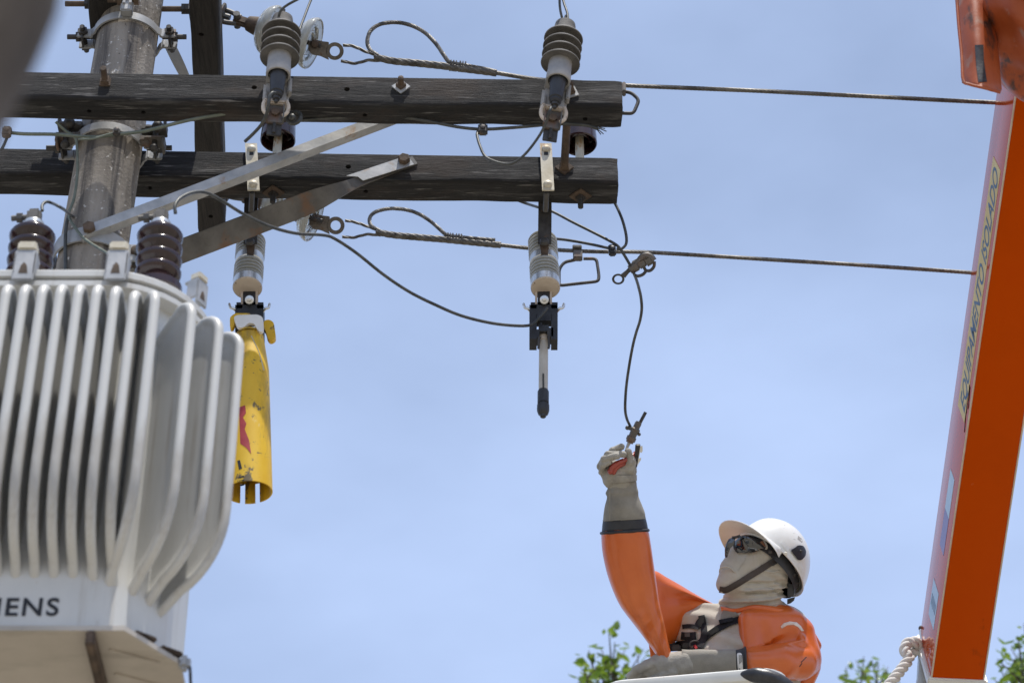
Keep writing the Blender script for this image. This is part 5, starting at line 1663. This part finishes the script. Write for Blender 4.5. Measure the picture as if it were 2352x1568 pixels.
rs = thing('rubber_sleeve', '', None, pr.location); rs['label'] = 'sleeve on the raised arm'; rs.parent = pr; rs.location = (0, 0, 0); ORG[rs] = ORG[pr]
fa = smooth_secs([(1384, 1219, 1486, 1214, AR, .060), (1381, 1226, 1490, 1221, AR, .066), (1383, 1262, 1496, 1256, AR, .068), (1391, 1304, 1502, 1298, AR, .069), (1404, 1346, 1508, 1338, AR, .068), (1424, 1390, 1514, 1378, AR, .066), (1452, 1428, 1522, 1414, AR, .062), (1478, 1462, 1530, 1450, AR, .056), (1502, 1496, 1538, 1486, AR, .05), (1524, 1530, 1548, 1520, AR, .04)], 6)
rings = ploft(fa, 48, .006, 3); rr3 = []
for i, r_ in enumerate(rings):
    f = i / (len(rings) - 1); q = []
    for k, p in enumerate(r_):
        an = 2 * math.pi * k / 48; c_ = math.cos(an)
        g = math.sin(f * 40 + c_ * 5 + 3 * noise.noise(p * 9)) * max(0, min(1, (f - .52) * 4)) * .0045 + math.exp(-((c_ - .55 + f * .5) / .10) ** 2) * .006 * max(0, min(1, f * 3)) - math.exp(-((c_ + .62 - f * .2) / .09) ** 2) * .005
        q.append(p + (CAM - p).normalized() * (g if math.sin(an) > 0 else 0))
    rr3.append(q)
m = MB(); m.loft(rr3); obj('forearm_part', m, ORUB, rs, angle=180)
ua_ = smooth_secs([(1470, 1330, 1500, 1550, .02, .05), (1492, 1312, 1522, 1540, .01, .055), (1508, 1311, 1534, 1512, .0, .058), (1530, 1324, 1545, 1484, -.01, .058), (1560, 1341, 1566, 1452, -.02, .055), (1595, 1362, 1598, 1408, -.04, .05), (1630, 1381, 1632, 1399, -.05, .04), (1664, 1397, 1664, 1403, -.05, .03)], 6)
rings = ploft(ua_, 36, .006, 8)
m = MB(); rr2 = []
for i, r_ in enumerate(rings):
    f = i / (len(rings) - 1); c = sum(r_, Vector()) / len(r_); q = []
    for k, p in enumerate(r_):
        an = 2 * math.pi * k / 36; g1 = math.exp(-((math.cos(an) + .42) / .16) ** 2); g2 = math.exp(-((math.cos(an) + .70) / .14) ** 2)
        amp = .020 * max(0, min(1, (f - .3) * 3)) * max(0, min(1, (1 - f) * 4)) if math.sin(an) > 0 else 0
        q.append(p + (CAM - p).normalized() * amp * (g2 * .6 - g1))
    rr2.append(q)
m.loft(rr2); obj('upper_arm_part', m, ORUB, rs, angle=180)
# shoulder strip behind the neck base
TAG = M('worn_tag', (.62, .45, .38), (.80, .74, .70), 40, rough=.5)
ls = thing('rubber_sleeve', '', None, pr.location); ls['label'] = 'draped sleeve on the bent arm'; ls.parent = pr; ls.location = (0, 0, 0); ORG[ls] = ORG[pr]
def lsl(p):
    sh = Hp(1776, 1450, .07); el = Hp(1836, 1520, .12); cu_ = Hp(1722, 1521, .22); fm = Hp(1790, 1521, .19)
    d = cone(p, Hp(1735, 1425, .06), Hp(1800, 1434, .05), .060, .064)
    d = smin(d, cone(p, Hp(1792, 1446, .06), Hp(1840, 1508, .09), .074, .060), .03)
    d = smin(d, cone(p, Hp(1842, 1450, .05), Hp(1850, 1520, .08), .040, .045), .04)
    d = smin(d, cone(p, Hp(1722, 1425, .125), Hp(1729, 1500, .168), .038, .036), .03)
    d = smin(d, cone(p, Hp(1752, 1432, .10), Hp(1768, 1482, .125), .05, .046), .03)
    fa_ = smin(cone(p, el, fm, .062, .056), cone(p, fm, cu_, .055, .0425), .02)
    d = smin(d, fa_, .010)
    # pulled folds of the rubber
    f1 = np.minimum(np.minimum(cone(p, Hp(1780, 1477, .160), Hp(1828, 1461, .150), .014, .027), cone(p, Hp(1762, 1488, .172), Hp(1790, 1476, .162), .009, .014)), 9)
    d = -smin(-d, f1, .014)
    d = smin(d, cone(p, Hp(1716, 1497, .215), Hp(1842, 1478, .142), .010, .013), .012)
    d = smin(d, cone(p, Hp(1842, 1462, .128), Hp(1852, 1500, .125), .006, .012), .02)
    d = smin(d, cone(p, Hp(1745, 1416, .10), Hp(1832, 1420, .08), .014, .016), .025)
    d = smin(d, cone(p, Hp(1866, 1516, .10), Hp(1780, 1540, .205), .008, .007), .02)
    d = d - .0035 * nz3(p, 26, 21)
    return d
lo_ = [min(Hp(x, y, t_)[i] for x, y in ((1690, 1380), (1900, 1590)) for t_ in (-.06, .30)) for i in range(3)]
hi_ = [max(Hp(x, y, t_)[i] for x, y in ((1690, 1380), (1900, 1590)) for t_ in (-.06, .30)) for i in range(3)]
sm = nets(lsl, lo_, hi_, .0042)
SLV = bvh(sm)
obj('sleeve_body', sm, ORUB, ls, angle=180)
# loose back edge of the sleeve
fl2 = smooth_secs([(1826, 1404, 1846, 1412, -.01, .02), (1842, 1424, 1862, 1436, .0, .022), (1856, 1450, 1878, 1462, .0, .022), (1866, 1478, 1887, 1480, .0, .02), (1866, 1500, 1884, 1492, .0, .015)], 5)
m = MB(); m.loft(ploft(fl2, 20, .003, 4)); obj('back_edge', m, ORUB, ls, angle=180)
fl3 = smooth_secs([(1848, 1500, 1884, 1508, .03, .03), (1846, 1530, 1885, 1534, .04, .035), (1836, 1556, 1874, 1562, .05, .03), (1830, 1580, 1862, 1582, .05, .02)], 5)
m = MB(); m.loft(ploft(fl3, 24, .004, 6)); obj('elbow_fold', m, ORUB, ls, angle=180)
def ss(x, y): return hit(SLV, x, y)
obj('white_tag', patch([(1793, 1438), (1800, 1430), (1814, 1426), (1830, 1428), (1840, 1437), (1847, 1448), (1841, 1449), (1833, 1439), (1822, 1434), (1808, 1435), (1796, 1443)], ss, .0006, .0008, 4), TAG, ls, angle=180)
m = MB()
for a_, b__ in (((1840, 1520), (1852, 1508)), ((1836, 1530), (1842, 1522))):
    h1, h2 = ss(*a_), ss(*b__)
    if h1 and h2: m.tube([h1, h2], .0018, 5)
if m.v: obj('scuff', m, INK, ls)
# collar strip
m = MB(); m.loft(ploft(smooth_secs([(1655, 1391, 1657, 1404, .05, .01), (1690, 1396, 1690, 1408, .09, .012), (1730, 1388, 1730, 1402, .11, .014), (1770, 1390, 1770, 1410, .10, .02), (1806, 1396, 1806, 1420, .07, .03)], 5), 20, .002, 2)); obj('collar_strip', m, ORUB, ls, angle=180)

# ---------------- harness
ha = thing('safety_harness', '', None, pr.location); ha.parent = pr; ha.location = (0, 0, 0); ORG[ha] = ORG[pr]
def hstrap(path, w_, name='strap', mat=WEB, off=.003, th=.004):
    obj(name, patch(strip(path, w_), lambda x, y: face_or(x, y, .09), off, th, 5), mat, ha, angle=60)
zh = lambda x, y: (1330 + x * .4069, 930 + y * .4069)
zc = lambda x, y: (1380 * .98 + x * .98 / 3.9207, 1200 * .98 + y * .98 / 3.9207)
hstrap([zh(*q) for q in ((905, 1208), (845, 1228), (770, 1268), (705, 1318), (650, 1380))], 15)
hstrap([zh(*q) for q in ((690, 1185), (700, 1230), (706, 1290), (690, 1345), (668, 1385))], 15, off=.007)
hstrap([zh(*q) for q in ((582, 1250), (620, 1246), (668, 1250))], 10)
hstrap([zh(*q) for q in ((575, 1300), (610, 1303), (660, 1300))], 18, off=.002)
hstrap([zh(*q) for q in ((515, 1362), (570, 1344), (640, 1340), (690, 1352))], 12, off=.008)
hstrap([zh(*q) for q in ((462, 1382), (520, 1376), (600, 1374), (660, 1378))], 10, off=.005)
hstrap([zh(*q) for q in ((790, 1222), (825, 1214), (868, 1206))], 9, off=.012)
hstrap([zh(*q) for q in ((660, 1262), (672, 1225), (700, 1196))], 11, off=.014)
hstrap([zh(*q) for q in ((596, 1296), (626, 1294))], 9, 'strap_patch', GALVD, .008, .002)
hstrap([zh(*q) for q in ((655, 1383), (720, 1384), (780, 1382))], 3, 'red_trim', RED, .003, .002)
hstrap([zh(*q) for q in ((650, 1352), (664, 1372))], 6, 'red_tab', RED, .014, .003)
for cxx, cyy, rr, w_ in ((688, 1222, 70, .040), (762, 1272, 35, .034), (612, 1356, 5, .036), (548, 1368, 8, .030)):
    q = face_or(*zh(cxx, cyy), .09); nn = (CAM - q).normalized(); u = Vector((1, 0, 0)); u = (u - nn * u.dot(nn)).normalized(); v = nn.cross(u); a = R(rr)
    m = MB(); m.box(q + nn * .014, (w_, .020, .012), (u * math.cos(a) + v * math.sin(a), v * math.cos(a) - u * math.sin(a), nn), bev=.004); obj('buckle', m, BLACK, ha)
m = MB(); k = 24; q = face_or(*zh(655, 1350), .09); nn = (CAM - q).normalized(); u = Vector((1, 0, 0)); u = (u - nn * u.dot(nn)).normalized(); v = nn.cross(u)
m.tube([q + nn * .014 + u * .017 * math.cos(a) + v * .012 * math.sin(a) for a in [6.283 * i / k for i in range(k + 1)]], .0035, 8); obj('ring', m, DIRON, ha)
# grey collar flap of the shirt
obj('shirt_collar', patch([zc(*q) for q in ((1215, 935), (1260, 860), (1330, 890), (1360, 925), (1380, 960), (1290, 1000), (1210, 985))], lambda x, y: face_or(x, y, .08), .002, .003, 6), SUEDE, pr, angle=180)

# ---------------- raised glove
gr = thing('work_glove', '', None, pr.location); gr['label'] = 'grey leather glove on the raised hand'; gr.parent = pr; gr.location = (0, 0, 0); ORG[gr] = ORG[pr]
def A(x, y, t_=0.0): return Wd(x, y, HD - AR - t_)
zg = lambda x, y: (1323 + x / 4.571, 921.2 + y / 4.571)
fing = [[zg(330, 610) + (.01,), zg(385, 520) + (.030,), zg(478, 478) + (.030,)], [zg(285, 640) + (.015,), zg(340, 560) + (.045,), zg(500, 560) + (.052,)],
        [zg(255, 690) + (.02,), zg(300, 610) + (.052,), zg(430, 578) + (.064,)], [zg(265, 745) + (.02,), zg(285, 670) + (.052,), zg(350, 640) + (.058,)]]
def glove(p):
    d = cone(p, A(*zg(320, 700), .0), A(*zg(520, 720), .0), .026, .030)
    d = smin(d, cone(p, A(*zg(300, 720), .0), A(*zg(360, 830), .01), .018, .022), .012)
    d = smin(d, cone(p, A(*zg(540, 720), .012), A(*zg(500, 830), .01), .028, .030), .015)
    d = smin(d, cone(p, A(*zg(400, 760), .01), A(*zg(480, 900), .0), .034, .034), .02)
    for k, (a, b, c) in enumerate(fing):
        r = (.0105, .0112, .0108, .0095)[k]
        f = smin(cone(p, A(*a), A(*b), r * 1.15, r * 1.05), cone(p, A(*b), A(*c), r * 1.05, r), .004)
        d = smin(d, f, .0022)
    th = smin(cone(p, A(*zg(560, 740), .020), A(*zg(572, 640), .028), .021, .0165), cone(p, A(*zg(572, 640), .028), A(*zg(548, 530), .034), .0165, .0128), .006)
    d = smin(d, th, .006)
    d = d - .0012 * np.sin(nz3(p, 120, 4) * 4) - .0012 * np.sin(p[..., 2] * 420 + 5 * nz3(p, 50, 7)) * np.clip(nz3(p, 40, 3) + .3, 0, 1)
    return d
lo_ = [min(A(x, y, t_)[i] for x, y in ((1362, 1005), (1474, 1135)) for t_ in (-.06, .10)) for i in range(3)]
hi_ = [max(A(x, y, t_)[i] for x, y in ((1362, 1005), (1474, 1135)) for t_ in (-.06, .10)) for i in range(3)]
obj('hand', nets(glove, lo_, hi_, .0021), LEATH, gr, angle=180)
cf = smooth_secs([(1396, 1102, 1460, 1100, AR, .032), (1393, 1110, 1462, 1107, AR, .036), (1396, 1120, 1463, 1117, AR, .036), (1391, 1132, 1466, 1128, AR, .042), (1394, 1142, 1467, 1140, AR, .043), (1389, 1162, 1474, 1158, AR, .050), (1386, 1182, 1481, 1176, AR, .055), (1385, 1197, 1483, 1191, AR, .057)], 6)
m = MB(); rg = ploft(cf, 36, .006, 5); m.loft(rg); obj('gauntlet', m, SUEDE, gr, angle=180)
m = MB(); r0 = ploft(smooth_secs([(1393, 1093, 1463, 1090, AR, .049), (1394, 1101, 1463, 1097, AR, .050), (1397, 1110, 1463, 1104, AR, .048)], 3), 36); m.loft(r0, cap=False); obj('wrist_band', m, LEATH, gr, angle=180)
m = MB(); m.tube([Wd(x, y, HD - AR - .058) for x, y in (zg(355, 930), zg(352, 1050), zg(350, 1200), zg(352, 1252))], .0022, 6); obj('seam', m, SUEDE, gr)
m = MB(); rr_ = ploft([(1384.5, 1193.5, 1483.5, 1187.5, AR, .0575), (1384, 1196, 1483.5, 1190.5, AR, .0575)], 36); m.loft(rr_, cap=False); obj('hem', m, SUEDE, gr, angle=180)
m = MB(); m.loft(ploft(smooth_secs([(1387, 1190, 1481, 1186, AR, .052), (1384, 1200, 1485, 1196, AR, .056), (1382, 1222, 1489, 1216, AR, .061)], 4), 36)); obj('rubber_cuff', m, BOOT, gr, angle=180)
rg = ploft([(1381, 1224, 1489, 1217, AR, .064)], 60)[0]
m = MB(); m.tube(rg + rg[:1], .0052, 8, cap=False); obj('rolled_rim', m, BLACK, gr)
# pliers
pc = A(*zg(480, 650), .045); n_ = (CAM - pc).normalized()
pf_ = lambda x, y, t_=0: Wd(*zg(x, y), HD - AR - t_)
t = thing('pliers', 'red handled pliers gripped in the raised glove', 'pliers', pc)
m = MB(); P = cat([pf_(362, 735, .052), pf_(385, 690, .052), pf_(440, 650, .047), pf_(520, 615, .036), pf_(600, 570, .015), pf_(625, 540, .006)], 5)
m.tube(P, [.0102 - .0004 * abs(i - 8) * .5 for i in range(len(P))], 14); m.sphere(P[0], .0102, n=10); obj('handle', m, M('red_handle', (.26, .028, .016), (.36, .05, .03), 20, rough=.25, coat=.4), t)
m = MB(); P = cat([pf_(395, 745, .045), pf_(420, 700, .046), pf_(470, 665, .040), pf_(560, 640, .02)], 5); m.tube(P, .0085, 12); m.sphere(P[0], .0085, n=8); obj('handle', m, bpy.data.materials['red_handle'], t)
m = MB(); m.prism([pf_(*q, .012) for q in ((622, 460), (632, 448), (672, 448), (676, 462), (664, 540), (652, 620), (640, 690), (628, 700), (626, 640), (616, 560))], n_ * .010); obj('jaw', m, DIRON, t)
m = MB(); m.prism([pf_(*q, .010) for q in ((676, 470), (698, 468), (700, 520), (690, 540), (672, 535), (660, 600), (684, 590), (682, 615), (655, 655), (645, 690), (652, 560))], n_ * .007); obj('jaw', m, SILVER, t)
m = MB(); m.prism([pf_(*q, .024) for q in ((636, 450), (670, 451), (668, 464), (634, 464))], n_ * .002); obj('jaw_tip', m, SILVER, t)
m = MB(); m.lathe([(0, .004), (.006, .004), (.007, 0)], pf_(632, 600, .022), n_, 12); obj('pivot', m, DIRON, t)

# ---------------- resting glove
gl = thing('work_glove', '', None, pr.location); gl['label'] = 'grey leather glove resting on the bucket rim'; gl.parent = pr; gl.location = (0, 0, 0); ORG[gl] = ORG[pr]
BR = .25
cfl = smooth_secs([(1566, 1490, 1566, 1562, BR, .034), (1584, 1491, 1586, 1562, BR, .036), (1610, 1490, 1612, 1562, BR, .037), (1640, 1491, 1640, 1561, BR, .037), (1668, 1490, 1668, 1560, BR, .039), (1690, 1490, 1692, 1560, BR, .042)], 6)
m = MB(); m.loft(ploft(cfl, 32, .005, 12)); obj('gauntlet', m, SUEDE, gl, angle=180)
def gl2(p):
    d = cone(p, Hp(1570, 1526, BR), Hp(1525, 1530, BR), .046, .043)
    d = smin(d, cone(p, Hp(1525, 1528, BR + .01), Hp(1492, 1537, BR + .01), .040, .034), .02)
    for k in range(4):
        dy = k * .020; a = Hp(1498 + 3 * k, 1524 + 9 * k, BR + .035 - k * .012); b = Hp(1462 + 2 * k, 1538 + 9 * k, BR + .04 - k * .012); c = Hp(1449 + 4 * k, 1552 + 10 * k, BR + .03 - k * .012); e = Hp(1456 + 5 * k, 1580 + 6 * k, BR + .01 - k * .01)
        r = (.0135, .014, .0135, .012)[k]
        f = smin(smin(cone(p, a, b, r * 1.25, r * 1.1), cone(p, b, c, r * 1.1, r), .006), cone(p, c, e, r, r * .9), .006)
        d = smin(d, f, .0045)
    th = smin(cone(p, Hp(1545, 1545, BR + .04), Hp(1505, 1560, BR + .05), .018, .0155), cone(p, Hp(1505, 1560, BR + .05), Hp(1475, 1572, BR + .045), .0155, .013), .006)
    d = smin(d, th, .007)
    cr = cone(p, Hp(1490, 1538, BR + .062), Hp(1530, 1516, BR + .052), .002, .003); d = -smin(-d, cr, .006)
    cr = cone(p, Hp(1505, 1545, BR + .062), Hp(1546, 1512, BR + .054), .0015, .003); d = -smin(-d, cr, .005)
    return d - .0012 * np.sin(nz3(p, 90, 14) * 4)
lo_ = [min(Hp(x, y, t_)[i] for x, y in ((1425, 1480), (1600, 1610)) for t_ in (BR - .07, BR + .10)) for i in range(3)]
hi_ = [max(Hp(x, y, t_)[i] for x, y in ((1425, 1480), (1600, 1610)) for t_ in (BR - .07, BR + .10)) for i in range(3)]
obj('hand', nets(gl2, lo_, hi_, .0025), LEATH, gl, angle=180)
cu2 = MB(); rc = ploft(smooth_secs([(1688, 1492, 1690, 1559, BR, .038), (1700, 1489, 1702, 1558, BR, .041), (1710, 1486, 1714, 1557, BR, .043)], 4), 36); cu2.loft(rc); obj('rubber_cuff', cu2, BOOT, gl, angle=180)
rg = ploft([(1711, 1486, 1715, 1557, BR, .045)], 60)[0]
m = MB(); m.tube(rg + rg[:1], .0045, 8, cap=False); obj('rolled_rim', m, BLACK, gl)
ct = bvh(cu2)
cts = lambda x, y: hit(ct, x, y)
lab = rounded([(1692, 1498), (1704, 1498), (1707, 1540), (1695, 1541)], 6)
obj('size_label', patch(lab, cts, .0006, .0006, 4), WPLATE, gl, angle=180)
for k in range(3):
    obj('label_print', patch([(1697 + 2.6 * k, 1503), (1698.2 + 2.6 * k, 1503), (1699.2 + 2.6 * k, 1524 - 2 * k), (1698 + 2.6 * k, 1524 - 2 * k)], cts, .0014, .0003, 3), INK, gl)
tm = text_mesh('9', .013, ext=.0002, bold=.0004); q = cts(1701, 1535); nn = (CAM - q).normalized(); u = Vector((0, 0, 1)); u = (u - nn * u.dot(nn)).normalized(); v = nn.cross(u)
for p in tm.v:
    x, y, z = p; r_ = q + nn * (.002 + z) + u * (x - .004) - v * -(y - .004); p.x, p.y, p.z = r_
obj('label_digit', tm, INK, gl)
# trousers and boots inside the bucket
m = MB(); hip = Wd(1698, 1700, HD)
for s in (-1, 1):
    a = Vector((.575 + s * .09, 7.15, CAMZ + 3.62)); m.tube([a, a - Vector((0, .02, .35)), a - Vector((0, 0, .52))], [.095, .075, .065], 14)
obj('trousers', m, SUEDE, pr)

# ------------------------------------------------------------------ trees
def leaf_mesh(nm, mat, L=.08, Wd_=.045):
    m = MB(); c = []
    for i in range(7):
        f = i / 6; w_ = Wd_ / 2 * (math.sin(math.pi * min(1, f * 1.04) ** .85) ** .8 if 0 < f < 1 else 0)
        z = -.010 * math.sin(f * 3.1) * L / .08
        c.append((L * f, w_, z))
    vs = []; fs = []
    for (x, w_, z) in c:
        vs += [(x, -w_, z + w_ * .25), (x, 0, z - .002), (x, w_, z + w_ * .25)]
    for i in range(6):
        a = i * 3; fs += [(a, a + 1, a + 4, a + 3), (a + 1, a + 2, a + 5, a + 4)]
    m.add(vs, fs); me = newmesh(nm, m, mat, angle=180); return me, m
LFM = [leaf_mesh('leaf_a', LEAF), leaf_mesh('leaf_b', LEAFD, .085, .05), leaf_mesh('leaf_c', LEAFY, .065, .036)]
rng = random.Random(11)
def rrot(up=.3):
    d = Vector((rng.gauss(0, 1), rng.gauss(0, 1), rng.gauss(-.15, .6))).normalized(); n = Vector((rng.gauss(0, .5), rng.gauss(0, .5), 1 + up)).normalized()
    y = n.cross(d).normalized(); n = d.cross(y)
    return Matrix((d, y, n)).transposed()
def tree(label, root_xy, Y, crown_px, tips, leaf_n, mass_n, mass_r, group='trees behind the lineman'):
    cc = W(crown_px[0], crown_px[1], Y)
    base = Vector((cc.x + root_xy, Y + .4, 0))
    t = thing('tree', label, 'tree', base, group)
    m = MB(); P = cat([base, base + Vector((.1, -.1, cc.z * .35)), base.lerp(cc, .7) + Vector((.08, 0, 0)), cc - Vector((0, 0, mass_r * .3))], 6)
    m.tube(P, [.17 - .10 * i / (len(P) - 1) for i in range(len(P))], 12); obj('trunk', m, BARK, t)
    tw = MB(); n0 = 0; leaves = 0
    per = max(1, leaf_n // len(tips))
    for (x, y) in tips:
        tp = W(x, y, Y + rng.uniform(-.35, .35)); st = cc + Vector((rng.uniform(-.1, .1), rng.uniform(-.1, .1), -.1))
        mid = st.lerp(tp, .55) + Vector((rng.uniform(-.10, .10), 0, rng.uniform(-.02, .1)))
        Q = cat([st, mid, tp], 10); tw.tube(Q, [.012 - .0095 * i / (len(Q) - 1) for i in range(len(Q))], 6)
        for k in range(per):
            f = rng.uniform(.25, 1.0) ** .8; i = min(len(Q) - 1, int(f * (len(Q) - 1))); p = Q[i] + Vector((rng.gauss(0, .035), rng.gauss(0, .05), rng.gauss(0, .03)))
            me = rng.choices(LFM, (5, 4, 2))[0][0]; o = bpy.data.objects.new('leaf', me); COL.objects.link(o); o.parent = t
            sc = rng.uniform(.5, 1.05); o.matrix_local = Matrix.Translation(p - base) @ rrot().to_4x4() @ Matrix.Scale(sc, 4); leaves += 1
    obj('branches', tw, BARK, t)
    # the mass of the crown below the picture edge
    mm = MB(); lm = LFM[1][1]
    for k in range(mass_n):
        d = Vector((rng.gauss(0, 1), rng.gauss(0, 1), rng.gauss(0, 1))).normalized() * mass_r * rng.uniform(.35, 1) ** .5
        p = cc + Vector((d.x * 1.3, d.y * 1.2, d.z * .8 - mass_r * .98)); Rm = rrot() * rng.uniform(.9, 1.5)
        mm.add([p + Rm @ v for v in lm.v], lm.f)
    o = obj('crown', mm, LEAFD, t, kind='stuff', angle=180)
    return t
tree('leafy tree top below the raised arm, left of the bucket', .5, 13.5, (1420, 1650), [(1398, 1442), (1352, 1492), (1380, 1486), (1412, 1474), (1392, 1512), (1436, 1492), (1464, 1496), (1478, 1490), (1342, 1546), (1372, 1530), (1408, 1520), (1440, 1526), (1456, 1540), (1392, 1548), (1424, 1552), (1352, 1562), (1334, 1532)], 250, 600, .95)
tree('tree top with few leaves between the lineman and the rope', .3, 14.5, (2010, 1670), [(1984, 1506), (1966, 1516), (2002, 1514), (2018, 1522), (2040, 1530), (1944, 1530), (1934, 1552), (1980, 1540), (2012, 1548), (2030, 1560), (1956, 1566), (2062, 1556)], 170, 500, .85)
tree('tree top at the lower right corner beyond the boom', .6, 13.0, (2390, 1650), [(2352, 1432), (2338, 1462), (2322, 1488), (2344, 1494), (2310, 1502), (2290, 1512), (2326, 1520), (2348, 1528), (2300, 1540), (2284, 1560), (2336, 1552), (2312, 1562), (2372, 1470), (2390, 1500)], 250, 600, .95)

# near tree limb, far out of focus at the upper left
lim = [(150, -40), (138, 20), (118, 75), (92, 132), (66, 190), (38, 250), (8, 312), (-40, 420), (-110, 560), (-200, 760)]
Yn = 1.38
rl = .085
edge = [W(x, y, Yn) for x, y in lim]
cen = []
for i, p in enumerate(edge):
    tdir = (edge[min(i + 1, len(edge) - 1)] - edge[max(i - 1, 0)]).normalized(); n_ = (CAM - p).normalized(); sd = tdir.cross(n_).normalized()
    if sd.x > 0: sd = -sd
    cen.append(p + sd * rl)
t = thing('tree', 'blurred brown limb of a near tree at the upper left corner', 'tree', (cen[-1].x - .35, cen[-1].y, 0))
m = MB(); P = cat([cen[0] + (cen[0] - cen[2]) * 3] + cen, 4)
m.tube(P, [rl * (1 + .05 * noise.noise(p * 9)) for p in P], 28); obj('limb', m, BARK, t, angle=180)
m = MB(); P = cat([Vector((cen[-1].x - .35, cen[-1].y, 0)), Vector((cen[-1].x - .30, cen[-1].y, .6)), Vector((cen[-1].x - .12, cen[-1].y, cen[-1].z * .75)), cen[-1]], 6)
m.tube(P, [.16 - .07 * i / (len(P) - 1) for i in range(len(P))], 20); obj('trunk', m, BARK, t, angle=180)
